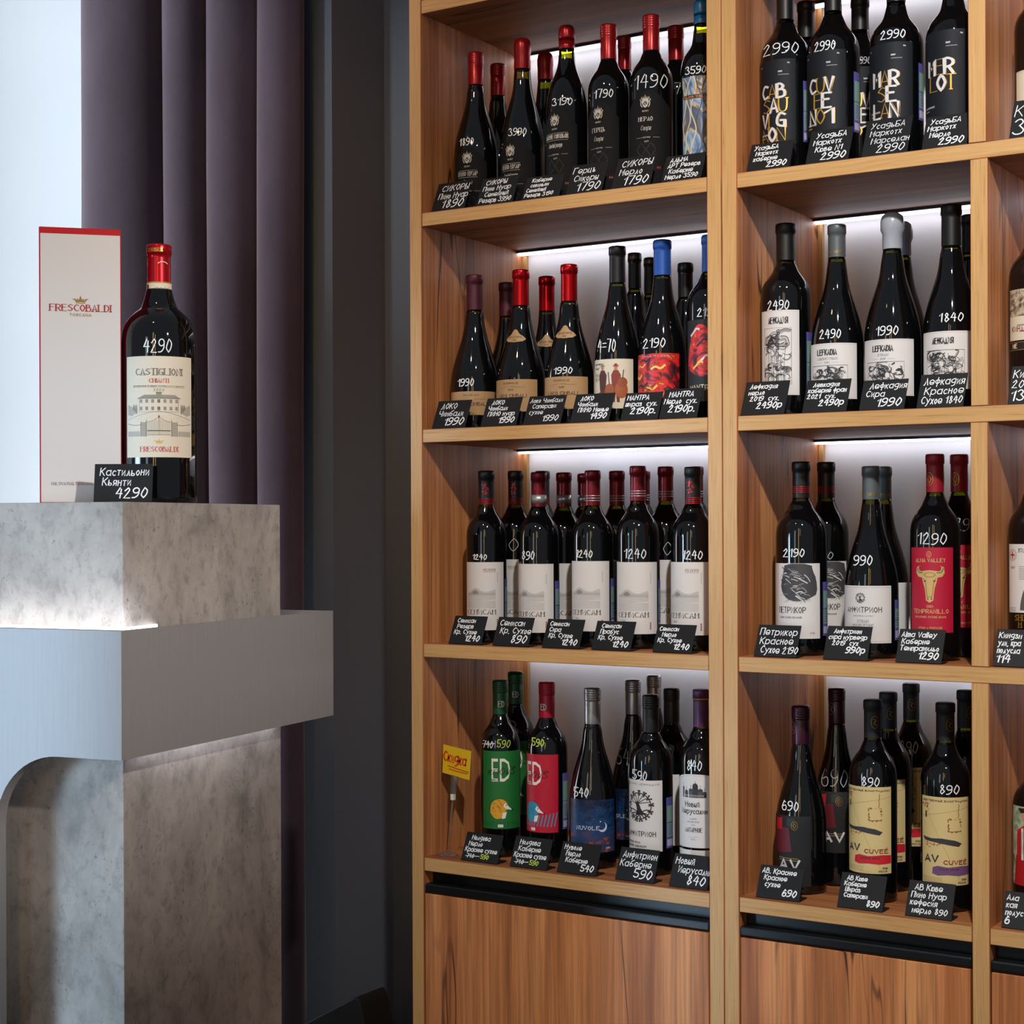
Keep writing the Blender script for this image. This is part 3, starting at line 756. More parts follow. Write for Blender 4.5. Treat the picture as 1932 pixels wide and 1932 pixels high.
def sem(reserve):
    def f(s, W_, z0, z1):
        s.rect(-W_, W_, z0, z1, M('white_paper', '#d3cfcd', .6), 0); k = '#2a2a2c'
        if reserve: s.sans('РЕЗЕРВ', W_*.28, z1-.0165, .0235, .0042, '#7d2a2c'); s.rect(W_*.28-.0118, W_*.28+.0118, z1-.0185, z1-.018, '#7d2a2c')
        for i in range(9): s.rect(W_*.62, W_*.655, z1-.020-i*.0022, z1-.0188-i*.0022, '#9a9696')
        c, d = -.0060, z0+.076
        s.poly(smooth_line([(c-.030, d-.010), (c-.022, d-.004), (c-.014, d+.003), (c-.006, d+.004), (c, d-.001), (c+.012, d-.005), (c+.024, d), (c+.030, d+.001), (c+.030, d-.010)], 2), '#b9b6b5', 1)
        s.poly(smooth_line([(c-.018, d-.006), (c-.012, d), (c-.006, d-.001), (c-.002, d-.006), (c-.010, d-.009)], 2), '#8b8989', 2)
        for i in range(6): s.line(smooth_line([(c-.030, d-.007-i*.0022), (c-.01, d-.004-i*.0028), (c+.008, d-.008-i*.002), (c+.030, d-.006-i*.0022)], 2), .0004, '#8d8b8b', 3)
        for i in range(11): s.line([(c-.030, d-.021-i*.0013), (c, d-.0195-i*.0015), (c+.030, d-.021-i*.0013)], .0004, '#aeabaa', 2)
        s.hand('СЕМИСАМ', c, z0+.030, .0088, k, w=.0015, thin=.0006, width=.060, align='c', slant=0, jit=0, serif=True, it=2)
        for i in range(4): s.rect(W_*.60, W_*.66, z0+.008+i*.0034, z0+.0105+i*.0034, '#8a3a3a')
        s.hand('МЕРЛО' if reserve else 'СИРА', c-.02, z0+.022, .0026, '#77716f', w=.0004, slant=0)
    return f
def ed(green):
    def f(s, W_, z0, z1):
        g = '#1d6b2e' if green else '#b5122f'; s.rect(-W_, W_, z0, z1, M('ed_paper_'+('g' if green else 'r'), g, .5), 0)
        c = -.004 if green else -.010; k = '#16140f'; cr_ = '#e4e0d4'
        s.sans('ED', c, z1-.057, .036, .043, cr_)
        s.hand('knows' if False else 'кnowS', c-.025, z1-.044, .013, k, w=.0011, width=.052, slant=.25, it=2, lay=3)
        s.hand('MERLOT' if green else 'CABERNET', c-.011, z1-.0555, .0026, k, w=.0006, width=.013, align='c', slant=0, lay=3)
        for i in range(3): s.rect(c+.012, c+.030, z1-.030-i*.002, z1-.0293-i*.002, '#2c3a2c' if green else '#5c1020', 1)
        y = z0+.036; x = c-.002; body = '#d99a26' if green else '#2b8fb0'
        s.poly(smooth_line([(x-.019, y-.006), (x-.0185, y+.010), (x-.010, y+.019), (x+.003, y+.021), (x+.013, y+.015), (x+.016, y+.006), (x+.010, y-.004), (x+.004, y-.016), (x-.010, y-.018), (x-.019, y-.006)], 2), body, 2)
        s.poly([(x+.010, y+.013), (x+.0165, y+.006), (x+.024, y-.001), (x+.012, y+.001), (x+.006, y+.007)], '#e6e2da', 3); s.ell(x+.0242, y-.0005, .0016, .0016, k, 4, 8); s.ell(x+.012, y+.008, .0011, .0011, k, 4, 8)
        s.poly([(x+.005, y-.006), (x+.013, y-.004), (x+.010, y-.016), (x+.003, y-.017)], '#e6e2da', 3)
        rnd = random.Random(8)
        for i in range(34):
            a = rnd.uniform(0, 2*PI); q = rnd.uniform(.1, .95); px, py = x-.004+.013*q*math.cos(a), y+.002+.016*q*math.sin(a)
            if px < x+.008: s.line([(px, py), (px-.0014, py+.0024)], .0005, k, 3, cap=False)
        for i in range(16):
            a = PI*.15+PI*1.1*i/15; s.line([(x-.002+.017*math.cos(a), y+.002+.018*math.sin(a)), (x-.002+.0195*math.cos(a), y+.002+.021*math.sin(a))], .0006, k, 3)
        if green:
            for i in range(12): xx = -W_*.95+i*W_*.16; s.line(smooth_line([(xx, z0+.006), (xx+.002, z0+.014), (xx+.005, z0+.010), (xx+.003, z0+.005)], 2), .0005, '#123f1c', 1)
        else:
            for i in range(11): xx = -W_*.9+i*W_*.17; s.line([(xx, z0+.012), (xx+.005, z0+.024+.0012*i)], .0022, '#2b8fb0', 1)
        s.rect(c-.006, c+.004, z0+.003, z0+.0085, '#d8d6cc', 2)
    return f
def night(s, W_, z0, z1):
    m = M('night_sky_print', '#14284a', .4)
    if not m.get('done'):
        m['done'] = 1; N, L, b = nodes(m); tc = N.new('ShaderNodeTexCoord'); sp = N.new('ShaderNodeSeparateXYZ'); L.new(tc.outputs['Object'], sp.inputs[0])
        v = tex_coord(N, L, (1, 1, 2.2)); a = noise(N, L, v, 42, 5, .6, .5)
        ad = N.new('ShaderNodeMath'); ad.operation = 'MULTIPLY_ADD'; L.new(sp.outputs[2], ad.inputs[0]); ad.inputs[1].default_value = -5.5; ad.inputs[2].default_value = .52
        mx = N.new('ShaderNodeMath'); mx.operation = 'ADD'; L.new(ad.outputs[0], mx.inputs[0]); L.new(a, mx.inputs[1])
        L.new(ramp(N, L, mx.outputs[0], [(.35, '#0e1c38'), (.55, '#173a66'), (.68, '#1d3f6a'), (.78, '#45384f'), (.86, '#a04a44'), (.93, '#3a3550')]), b.inputs['Base Color'])
    s.rect(-W_, W_, z0, z1, m, 0); c = '#dfe2ea'
    s.hand('NUVOLE', -.008, z0+.041, .0062, c, w=.0008, width=.044, align='c', slant=0, jit=0, serif=True)
    q = [(.020+.009*math.cos(a), z0+.046+.009*math.sin(a)) for a in [PI*(-.75+1.1*i/14) for i in range(15)]]
    q += [(.018+.0078*math.cos(a), z0+.0485+.0078*math.sin(a)) for a in [PI*(.30-1.0*i/14) for i in range(15)]]
    s.poly(q, '#c3cfe8', 2); rnd = random.Random(4)
    for i in range(26): s.ell(rnd.uniform(-W_*.9, W_*.9), z0+rnd.uniform(.5, .97)*(z1-z0), .0004, .0004, '#9fb4d8', 1, 6)
    s.ell(.016, z0+.056, .0011, .0011, '#eef2ff', 2, 8); s.hand('2021', W_*.55, z0+.006, .003, c, w=.0005, slant=0)
def round_tree(s, cx, cy, r, m):
    rnd = random.Random(11)
    s.poly(smooth_line([(cx-.25*r, cy-.62*r), (cx-.12*r, cy-.2*r), (cx-.3*r, cy+.25*r), (cx-.05*r, cy+.2*r), (cx+.1*r, cy+.05*r), (cx+.16*r, cy-.2*r), (cx+.5*r, cy-.55*r)], 1), m, 2)
    for i in range(26):
        a = 2*PI*i/26+rnd.uniform(-.1, .1); q = [(cx+r*k*math.cos(a+.5*(k-.6)*(-1)**i), cy+r*k*math.sin(a+.5*(k-.6)*(-1)**i)) for k in (.72, .82, .92, 1.0)]
        s.line(smooth_line(q, 1), r*.075, m, 2); s.ell(q[-1][0], q[-1][1], r*.075, r*.06, m, 2, 8)
    s.line(smooth_line([(cx+.86*r*math.cos(2*PI*i/30), cy+.86*r*math.sin(2*PI*i/30)) for i in range(31)], 0), r*.07, m, 2)
    for i in range(7): a = PI*(.15+.12*i); s.line([(cx-.1*r, cy+.15*r), (cx+.5*r*math.cos(a), cy+.55*r*math.sin(a)), (cx+.8*r*math.cos(a-.1), cy+.8*r*math.sin(a-.1))], r*.05, m, 2)
    for i in range(8): a = PI*(1.1+.115*i); s.line(smooth_line([(cx+.1*r, cy-.5*r), (cx+.5*r*math.cos(a), cy+.72*r*math.sin(a)), (cx+.85*r*math.cos(a), cy+.9*r*math.sin(a))], 1), r*.07, m, 2)
def tree(s, W_, z0, z1):
    s.rect(-W_, W_, z0, z1, M('white_paper', '#d3cfcd', .6), 0); k = '#24201e'
    s.hand('ДОЛИНА ЛЕФКАДИЯ', 0, z1-.0085, .003, '#5c5856', w=.0005, width=W_*1.7, align='c', slant=0)
    round_tree(s, -.003, z1-.046, .027, '#1d1816')
    s.hand('АМФИТРИОН', -.002, z0+.0265, .0085, k, w=.0013, width=.060, align='c', slant=0, jit=0, it=2)
    for i, t in enumerate(('КАБЕРНЕ ФРАН', 'КАБЕРНЕ СОВИНЬОН')): s.hand(t, -W_*.85, z0+.0135-i*.0065, .0033, k, w=.0006, width=.034+.012*i, slant=0)
def amf2(s, W_, z0, z1):
    s.rect(-W_, W_, z0, z1, M('white_paper', '#d3cfcd', .6), 0); k = '#34363a'
    e = .003; s.line([(-W_+e, z0+e), (W_-e, z0+e), (W_-e, z1-e), (-W_+e, z1-e), (-W_+e, z0+e)], .0003, '#8d8b8b', 1)
    round_tree(s, -.004, z1-.020, .0082, k); s.hand('АМФИТРИОН', .0, z1-.0435, .0082, k, w=.0012, width=.062, align='c', slant=0, jit=0, it=2)
    s.hand('AMPHITRION LIMITED', 0, z1-.0505, .0018, '#777', w=.0003, width=.034, align='c', slant=0) if False else s.hand('AMPHITRION LIMITED', 0, z1-.0505, .0018, '#777777', w=.0003, width=.034, align='c', slant=0)
    s.hand('SYRAH', 0, z1-.0605, .0046, '#77777a', w=.0006, align='c', slant=0, width=.019, serif=True); s.hand('MOURVEDRE', 0, z1-.0675, .0046, '#77777a', w=.0006, width=.036, align='c', slant=0, serif=True)
def church(s, W_, z0, z1):
    n = 12; top = [(W_*math.cos(PI*i/n), z1-.012+.012*math.sin(PI*i/n)) for i in range(n+1)]; k = '#2b2b2f'
    s.poly([(-W_, z0), (W_, z0)]+top, M('white_paper', '#d3cfcd', .6), 0)
    s.line([(x*.93, y-.0025) for x, y in top], .0003, '#777777', 1); c = -.004
    for i, (a, hgt, wd) in enumerate(((-.020, .016, .004), (-.013, .010, .007), (-.004, .013, .008), (.004, .020, .010), (.013, .013, .009), (.020, .008, .008))):
        s.rect(c+a-wd/2, c+a+wd/2, z1-.041, z1-.041+hgt, k if i % 2 else '#4a4a4e', 1)
        s.ell(c+a, z1-.041+hgt, wd/2, .003 if i != 3 else .0055, '#38383c' if i != 3 else '#222226', 2, 12); s.line([(c+a, z1-.041+hgt), (c+a, z1-.032+hgt)], .0006, k, 2)
    for i in range(14): s.rect(c-.019+i*.0028, c-.0178+i*.0028, z1-.039, z1-.036, '#b9b7b5', 3)
    s.hand('Новый', c-.002, z1-.057, .0088, k, w=.0014, width=.027, align='c', slant=0, jit=0, it=2); s.hand('Иерусалим', c, z1-.069, .0088, k, w=.0014, width=.049, align='c', slant=0, jit=0, it=2)
    for i, t in enumerate(('СЛАДКОЕ', 'КРАСНОЕ ВИНО', '2022')): s.hand(t, c, z1-.079-i*.0055, .0024, '#77777a', w=.0004, align='c', slant=0, serif=True)
    s.hand('АЛТАРНОЕ', c, z1-.101, .0072, k, w=.0011, width=.031, align='c', slant=0, jit=0, it=2); s.rect(c-.008, c+.008, z1-.110, z1-.1097, k); s.hand('0,75 л', c, z1-.115, .0022, k, w=.0004, align='c', slant=0)
    s.rect(-W_, W_, z0-.022, z0-.004, M('white_paper', '#d3cfcd', .6), 0)
def big(rows, gold_first=True):
    def f(s, W_, z0, z1):
        s.rect(-W_, W_, z0, z1, M('ink_blue_paper', '#10151d', .65, 0, .3), 0); wt, gd = '#cfcdd0', M('gold_ink', '#c99a34', .4, .4); n = len(rows)
        top = z1-.040-(.004 if n < 4 else 0); rh = .026 if n < 4 else .0245; cx = -.002
        for i, t in enumerate(rows):
            y = top-(i+1)*rh; wd = .046 if len(t) > 2 else .032; x = cx-wd/2+(.003 if i == 1 else 0); adv = wd/len(t)
            for j, ch in enumerate(t):
                if (i+j) % 2: s.hand(ch, x+j*adv, y, rh*.93, gd, w=.0026, thin=.0012, width=adv*.92, slant=0, jit=0, serif=True, lay=2, it=2)
                else: s.hand(ch, x+j*adv, y, rh*.93, wt, w=.0044, thin=.0036, width=adv*.86, slant=0, jit=0, lay=3, it=2); s.hand(ch, x+j*adv+.003, y, rh*.93, gd, w=.0007, width=adv*.86, slant=0, jit=0, lay=2, it=2)
        s.hand('2020', .008, z1-.022, .0022, wt, w=.0007, slant=0); s.rect(.008, .026, z1-.027, z1-.0258, '#7c7f88'); s.hand('14%', W_*.62, z1-.008, .0024, wt, w=.0005, slant=0); s.rect(-W_*.85, -W_*.72, z1-.010, z1-.008, '#7c7f88')
        s.rect(-W_*.75, -W_*.25, z0+.016, z0+.019, '#8d8f96'); s.rect(-W_*.75, -W_*.5, z0+.011, z0+.013, gd)
    return f
def engrave(s, x0, x1, y0, y1, seed, k='#2b2b30'):
    s.line([(x0, y0), (x1, y0), (x1, y1), (x0, y1), (x0, y0)], .0005, k, 2); rnd = random.Random(seed); w, h = x1-x0, y1-y0
    for i in range(52):
        cx, cy = x0+rnd.uniform(.12, .88)*w, y0+rnd.uniform(.1, .9)*h; r = rnd.uniform(.05, .16)*min(w, h)*1.6; a0 = rnd.uniform(0, 6.3); sp = rnd.uniform(1.6, 4)
        for q in range(rnd.choice((1, 2, 3))):
            rr = r*(1-.22*q); p = [(min(x1-.0006, max(x0+.0006, cx+rr*math.cos(a0+sp*j/9)*(1+.2*math.sin(j)))), min(y1-.0006, max(y0+.0006, cy+rr*.8*math.sin(a0+sp*j/9)))) for j in range(10)]
            s.line(smooth_line(p, 1), rnd.choice((.0005, .0008, .0013)), k, 2, cap=False)
    for i in range(8):
        x = x0+rnd.uniform(.05, .9)*w; s.line(smooth_line([(x, y0+.001), (x+rnd.uniform(-.004, .004), y0+h*rnd.uniform(.2, .45)), (x+rnd.uniform(-.006, .006), y0+h*rnd.uniform(.5, .95))], 2), .0007, k, 2)
    s.ell(x0+w*rnd.uniform(.3, .7), y0+h*rnd.uniform(.3, .6), .0035, .0045, '#d3cfcd', 3, 14)
def lef(title, sub, seed, tall=False):
    def f(s, W_, z0, z1):
        s.rect(-W_, W_, z0, z1, M('white_paper', '#d3cfcd', .6), 0); k = '#232326'; e = .0022
        s.line([(-W_+e, z0+e), (W_-e, z0+e), (W_-e, z1-e), (-W_+e, z1-e), (-W_+e, z0+e)], .0002, '#8d8b8b', 1)
        s.hand(title, 0 if tall else -.005, z1-.022 if tall else z1-.0195, .0090 if not tall else .0100, k, w=.0017, width=.0345, align='c', slant=0, jit=0, it=0)
        y = z1-.030
        if sub:
            s.hand(sub[0], -.004, z1-.0275, .0036, '#55555a', w=.0004, width=min(.037, .0055*len(sub[0])*.65), align='c', slant=0, serif=True); s.hand(sub[1], -.004, z1-.0335, .0030, '#55555a', w=.0004, align='c', slant=0); y = z1-.037
            for a in (-1, 1): s.rect(-.004+a*.014-.006, -.004+a*.014+.006, z1-.0323, z1-.032, '#8d8b8b')
        engrave(s, -W_*.72, W_*.62, y-.0955 if tall else z0+.012, y, seed)
    return f
def rock(s, W_, z0, z1):
    s.rect(-W_, W_, z0, z1, M('white_paper', '#d3cfcd', .6), 0); k = '#1f1e20'; h = z1-z0; rnd = random.Random(6)
    pts_ = [(x_+.006, y_) for x_, y_ in [(-.024, z1-.028), (-.026, z1-.040), (-.018, z1-.054), (-.006, z1-.060), (.010, z1-.060), (.024, z1-.054), (.034, z1-.048), (.032, z1-.024), (.026, z1-.012), (.024, z1-.0005), (-.018, z1-.0005), (-.020, z1-.012)]]
    pts_ = [(a*1.12, z1-(z1-b)*1.06) for a, b in pts_]
    s.poly(smooth_line(pts_+[pts_[0]], 1)[:-1], '#3f3e41', 1)
    for i in range(44):
        a = rnd.uniform(-.022, .022); b = rnd.uniform(.004, .056); ln = rnd.uniform(.006, .016); q = rnd.uniform(-.9, .5)
        s.line(smooth_line([(a, z1-b), (a+ln*.4, z1-b+ln*q*.5+.001), (min(.031, a+ln), z1-b+ln*q)], 1), rnd.uniform(.0006, .0018), rnd.choice((k, k, '#b9b7b5', '#8a888a', '#d3cfcd')), 2, cap=False)
    for i in range(10): s.line(smooth_line([(-.014+i*.004, z1-.062-rnd.uniform(0, .006)), (-.006+i*.004, z1-.060), (.004+i*.003, z1-.064)], 1), .0005, '#55545a', 1)
    s.hand('ПЕТРИКОР', -.002, z1-.0835, .0098, k, w=.0012, width=.050, align='c', slant=0, jit=0, it=0); s.hand('ВИНО СУХОЕ КРАСНОЕ', -.003, z1-.0925, .0028, '#444444', w=.0005, width=.040, align='c', slant=0)
    s.hand('0,75л', W_*.62, z0+.008, .0026, '#444444', w=.0004, slant=0)
def bull(s, W_, z0, z1):
    s.rect(-W_, W_, z0, z1, M('crimson_paper', '#b01232', .5), 0); g = M('pale_gold_ink', '#cfae74', .4, .2); gg = '#5a6b3a'
    s.line([(-.001+.0038*math.cos(2*PI*i/16), z1-.011+.0048*math.sin(2*PI*i/16)) for i in range(17)], .0006, g); s.line([(-.001, z1-.0075), (.0008, z1-.011), (-.001, z1-.0145), (-.0028, z1-.011), (-.001, z1-.0075)], .0007, g)
    s.hand('ALMA VALLEY', 0, z1-.0235, .0058, g, w=.0010, width=.050, align='c', slant=0, jit=0)
    y = z1-.0395; hd = [(0, y+.003), (.009, y+.002), (.014, y+.001), (.018, y+.003), (.0185, y+.0085), (.0155, y+.0105), (.0225, y+.008), (.024, y-.001), (.020, y-.0075), (.0125, y-.009), (.011, y-.016), (.008, y-.026), (.0065, y-.0375), (.006, y-.0455), (0, y-.0495)]
    s.poly(hd+[(-a, b) for a, b in hd[::-1] if a > 0], g, 1)
    for a in (-1, 1):
        s.line(smooth_line([(a*.010, y-.010), (a*.006, y-.018), (a*.005, y-.036), (a*.002, y-.044)], 2), .0008, '#6d5426', 2); s.ell(a*.0075, y-.0145, .002, .0014, '#4a3518', 2, 10); s.line(smooth_line([(a*.012, y-.001), (a*.019, y-.001), (a*.0215, y+.006)], 2), .0016, gg, 2)
        s.ell(a*.0032, y-.0435, .0012, .0008, '#4a3518', 2, 8)
    s.ell(0, y-.0045, .010, .0045, '#a98a52', 2, 16); s.ell(0, y-.0045, .007, .0028, g, 3, 16); s.line([(-.004, y-.040), (.004, y-.040)], .0006, '#6d5426', 2)
    s.hand('2021', 0, z0+.0405, .0036, g, w=.0007, align='c', slant=0); s.hand('TEMPRANILLO', 0, z0+.0312, .0062, g, w=.0011, width=.060, align='c', slant=0, jit=0); s.hand('КРАСНОЕ СУХОЕ ВИНО', 0, z0+.0235, .0030, g, w=.0006, width=.052, align='c', slant=0); s.hand('КРЫМ | РОССИЯ', 0, z0+.006, .003, g, w=.0006, width=.038, align='c', slant=0)
def avred(s, W_, z0, z1):
    s.rect(-W_, W_, z0, z1, M('matt_black_paper', '#131315', .7), 0); rnd = random.Random(9)
    s.rect(-W_, -.010, z1-.060, z1-.004, '#2a0c12', 1); s.poly([(-.026, z1-.006), (-.010, z1-.004), (-.010, z1-.024), (-.025, z1-.024)], '#b3101e', 3); s.poly([(-.030, z1-.022), (.004, z1-.020), (.009, z1-.060), (-.024, z1-.064)], '#5d0f1e', 2); s.rect(.0, .014, z1-.018, z1-.004, '#1d2426', 2)
    s.line([(.014+.0055*math.cos(2*PI*i/18), z1-.016+.0075*math.sin(2*PI*i/18)) for i in range(19)], .0006, GOLD, 3); s.line([(.014, z1-.011), (.0165, z1-.016), (.014, z1-.021), (.0115, z1-.016), (.014, z1-.011)], .0009, GOLD, 3)
    s.rect(-.031, -.0302, z1-.018, z1-.012, GOLD, 3)
    s.hand('AV', .004, z0+.028 if z1-z0 > .11 else z0+.02, .0145, '#c9c7c8', w=.0038, width=.036, align='c', slant=0, jit=0, it=0, lay=3)
    for i in range(2): s.rect(-.018, .020, z1-.072-i*.0035, z1-.0708-i*.0035, '#8a7440', 1)
def cuv(pur):
    def f(s, W_, z0, z1):
        s.rect(-W_, W_, z0, z1, M('straw_paper', '#d2bb82', .55), 0); k = '#2e3034'; br = '#8a4a22'; rnd = random.Random(7)
        s.hand('СОБСТВЕННЫЕ ВИНОГРАДНИКИ', 0, z1-.0075, .0026, k, w=.0006, width=W_*1.85, align='c', slant=0)
        s.line([(-W_*.75, z1-.016), (W_*.6, z0+.002)], .0003, '#6a5c40', 1); s.line([(-W_, z1-.033), (W_, z1-.016)], .0003, '#6a5c40', 1); s.rect(-W_*.78, -W_*.70, z1-.034, z1-.024, k, 2)
        for i in range(20): x, y = -W_*.95+rnd.uniform(0, .45)*W_, z1-.010-abs(rnd.gauss(0, .004)); s.ell(x, y, rnd.uniform(.0005, .002), rnd.uniform(.0005, .0015), br, 2, 7)
        for i in range(60):
            a = rnd.uniform(0, 4); t = a % 1; sx, sy = ((t, 0), (1, t), (t, 1), (0, t))[int(a)]; s.ell(W_*.12+sx*.020+rnd.gauss(0, .0005), z1-.055+sy*.020+rnd.gauss(0, .0005), rnd.uniform(.0004, .0013), rnd.uniform(.0004, .0013), br, 2, 7)
        for i in range(12): s.ell(W_*.5+rnd.gauss(0, .0005), z1-.012-i*.0019, .0007, .0010, br, 2, 6)
        y = z1-.070; s.poly([(-W_*.92, y+.005), (-W_*.5, y+.003), (-W_*.1, y+.004), (W_*.35, y+.001), (W_*.62, y-.004), (W_*.5, y-.009), (W_*.1, y-.006), (-W_*.3, y-.003), (-W_*.8, y-.001)], '#35353a', 3)
        for i in range(14): s.ell(-W_*.5+rnd.gauss(0, .008), y-.007+rnd.gauss(0, .002), rnd.uniform(.0006, .003), rnd.uniform(.0005, .0014), '#b06a3a', 2, 8)
        s.hand('AV', -.0346, z0+.0370, .0100, k, w=.0026, width=.0235, slant=0, jit=0, it=0, lay=3); s.hand('CUVEE', -.002, z0+.034, .0060, '#7d2f1c', w=.0014, width=.039, slant=0, jit=0, lay=3); s.line([(.0335, z0+.0410), (.0355, z0+.0430)], .0009, '#7d2f1c', 3)
        c = '#6d4a78' if pur else '#c01f2e'; s.poly([(-W_*.45, z0+.028), (-W_*.25, z0+.031), (W_*.1, z0+.029), (W_*.6, z0+.031), (W_*.98, z0+.030), (W_*.98, z0+.017), (W_*.5, z0+.0155), (W_*.1, z0+.017), (-W_*.25, z0+.0155), (-W_*.47, z0+.018)], c, 3)
        s.hand('ПИНО НУАР' if pur else 'КАБЕРНЕ ШИРАЗ', W_*.15, z0+.024, .003, '#4a1d2e', w=.0006, width=.032, align='c', slant=0, lay=4)
        for i in range(3): s.rect(-W_*.95, -W_*.1, z0+.011-i*.003, z0+.0115-i*.003, '#8a7a55', 1)
        s.hand('КРЫМ', W_*.62, z0+.0075, .003, k, w=.0006, slant=0); s.hand('РОССИЯ', W_*.48, z0+.0025, .003, k, w=.0006, slant=0)
    return f
def cream_(s, W_, z0, z1): s.rect(-W_, W_, z0, z1, M('cream_paper', '#cfc6b2', .6), 0); s.line([(-W_+.002, z1-.002), (W_-.002, z1-.002)], .0003, '#8a7a55', 1)
def relief(s, W_, z0, z1):
    s.rect(-W_, W_, z0+.012, z1, M('cream_paper', '#cfc6b2', .6), 0)
    m = paint('carved_stone_print', [(.3, '#2c2620'), (.45, '#8a7a66'), (.6, '#c3b6a0'), (.75, '#5d5144')], 70, 1.5)
    s.rect(-W_, W_, z1-.042, z1, m, 1); s.hand('КИНДЗ', -W_*.80, z0+.026, .0075, '#7d2026', w=.0012, slant=0, jit=0); s.hand('красное', -W_*.5, z0+.0345, .003, '#555555', w=.0005, slant=0)
    s.rect(-W_, W_, z0-.004, z0+.010, M('matt_black_paper', '#131315', .7), 0); s.rect(-W_, W_, z0-.0035, z0-.0025, GOLD); s.rect(-W_, W_, z0+.0085, z0+.0095, GOLD); s.hand('МЕ', -W_*.75, z0+.000, .0065, '#d2c49c', w=.0014, slant=0, jit=0)
def cross(s, W_, z0, z1):
    s.rect(-W_, W_, z0+.012, z1, M('white_paper', '#d3cfcd', .6), 0); c = -W_*.70; y = z1-.017
    for r in (.0088, .0066): s.line([(c+r*math.cos(2*PI*i/22), y+r*math.sin(2*PI*i/22)) for i in range(23)], .0006, '#7a6a62', 1)
    s.rect(c-.0012, c+.0012, y-.005, y+.005, '#a01c26', 2); s.rect(c-.005, c+.005, y-.0012, y+.0012, '#a01c26', 2)
    s.hand('КИ', -W_*.33, z1-.0125, .0055, '#444448', w=.0008, slant=0, serif=True); s.hand('2021', c-.004, z1-.038, .0032, '#555558', w=.0005, slant=0)
    for i in range(7): s.rect(-W_*.33, W_*.3, z1-.036-i*.0032, z1-.0348-i*.0032, '#9a9696')
    for i in range(3): s.rect(-W_*.95, -W_*.5, z0+.019-i*.0025, z0+.0198-i*.0025, '#8a8686')
    s.poly(smooth_line([(-W_*.28, z0+.016), (-W_*.24, z0+.030), (-W_*.10, z0+.048), (0, z0+.030), (W_*.1, z0+.016)], 1), '#55524f', 2)
    s.hand('SHI', -W_*.55, z0+.0, .0085, GOLD, w=.0014, slant=0, serif=True); s.hand('М', -W_*.35, z0-.011, .0085, GOLD, w=.0014, slant=0, serif=True)
def folk(s, W_, z0, z1):
    m = paint('painted_landscape', [(.3, '#33502f'), (.45, '#7f9a78'), (.6, '#b9c3b0'), (.75, '#4e6b46')], 26, 1.5)
    s.rect(-W_, W_, z0, z1, m, 0); x = -W_*.45
    s.poly([(x-.009, z0+.030), (x-.007, z1-.038), (x+.012, z1-.026), (x+.02, z0+.030)], '#c01c22', 2); s.ell(x+.008, z1-.016, .006, .0075, '#c08a62', 3, 12); s.poly([(x+.001, z1-.010), (x-.004, z1-.003), (x+.012, z1-.002), (x+.018, z1-.009)], '#241a18', 4)
    s.poly([(x-.015, z0), (x-.010, z0+.046), (x+.006, z0+.050), (x+.028, z0+.020), (x+.03, z0)], '#a5161c', 3)
    for i in range(6): s.line([(x-.004+i*.003, z0+.05), (x-.002+i*.003, z1-.04)], .0007, '#3a1416', 4)
    s.rect(x+.002, x+.006, z0+.04, z1-.034, '#d8d4cc', 4)
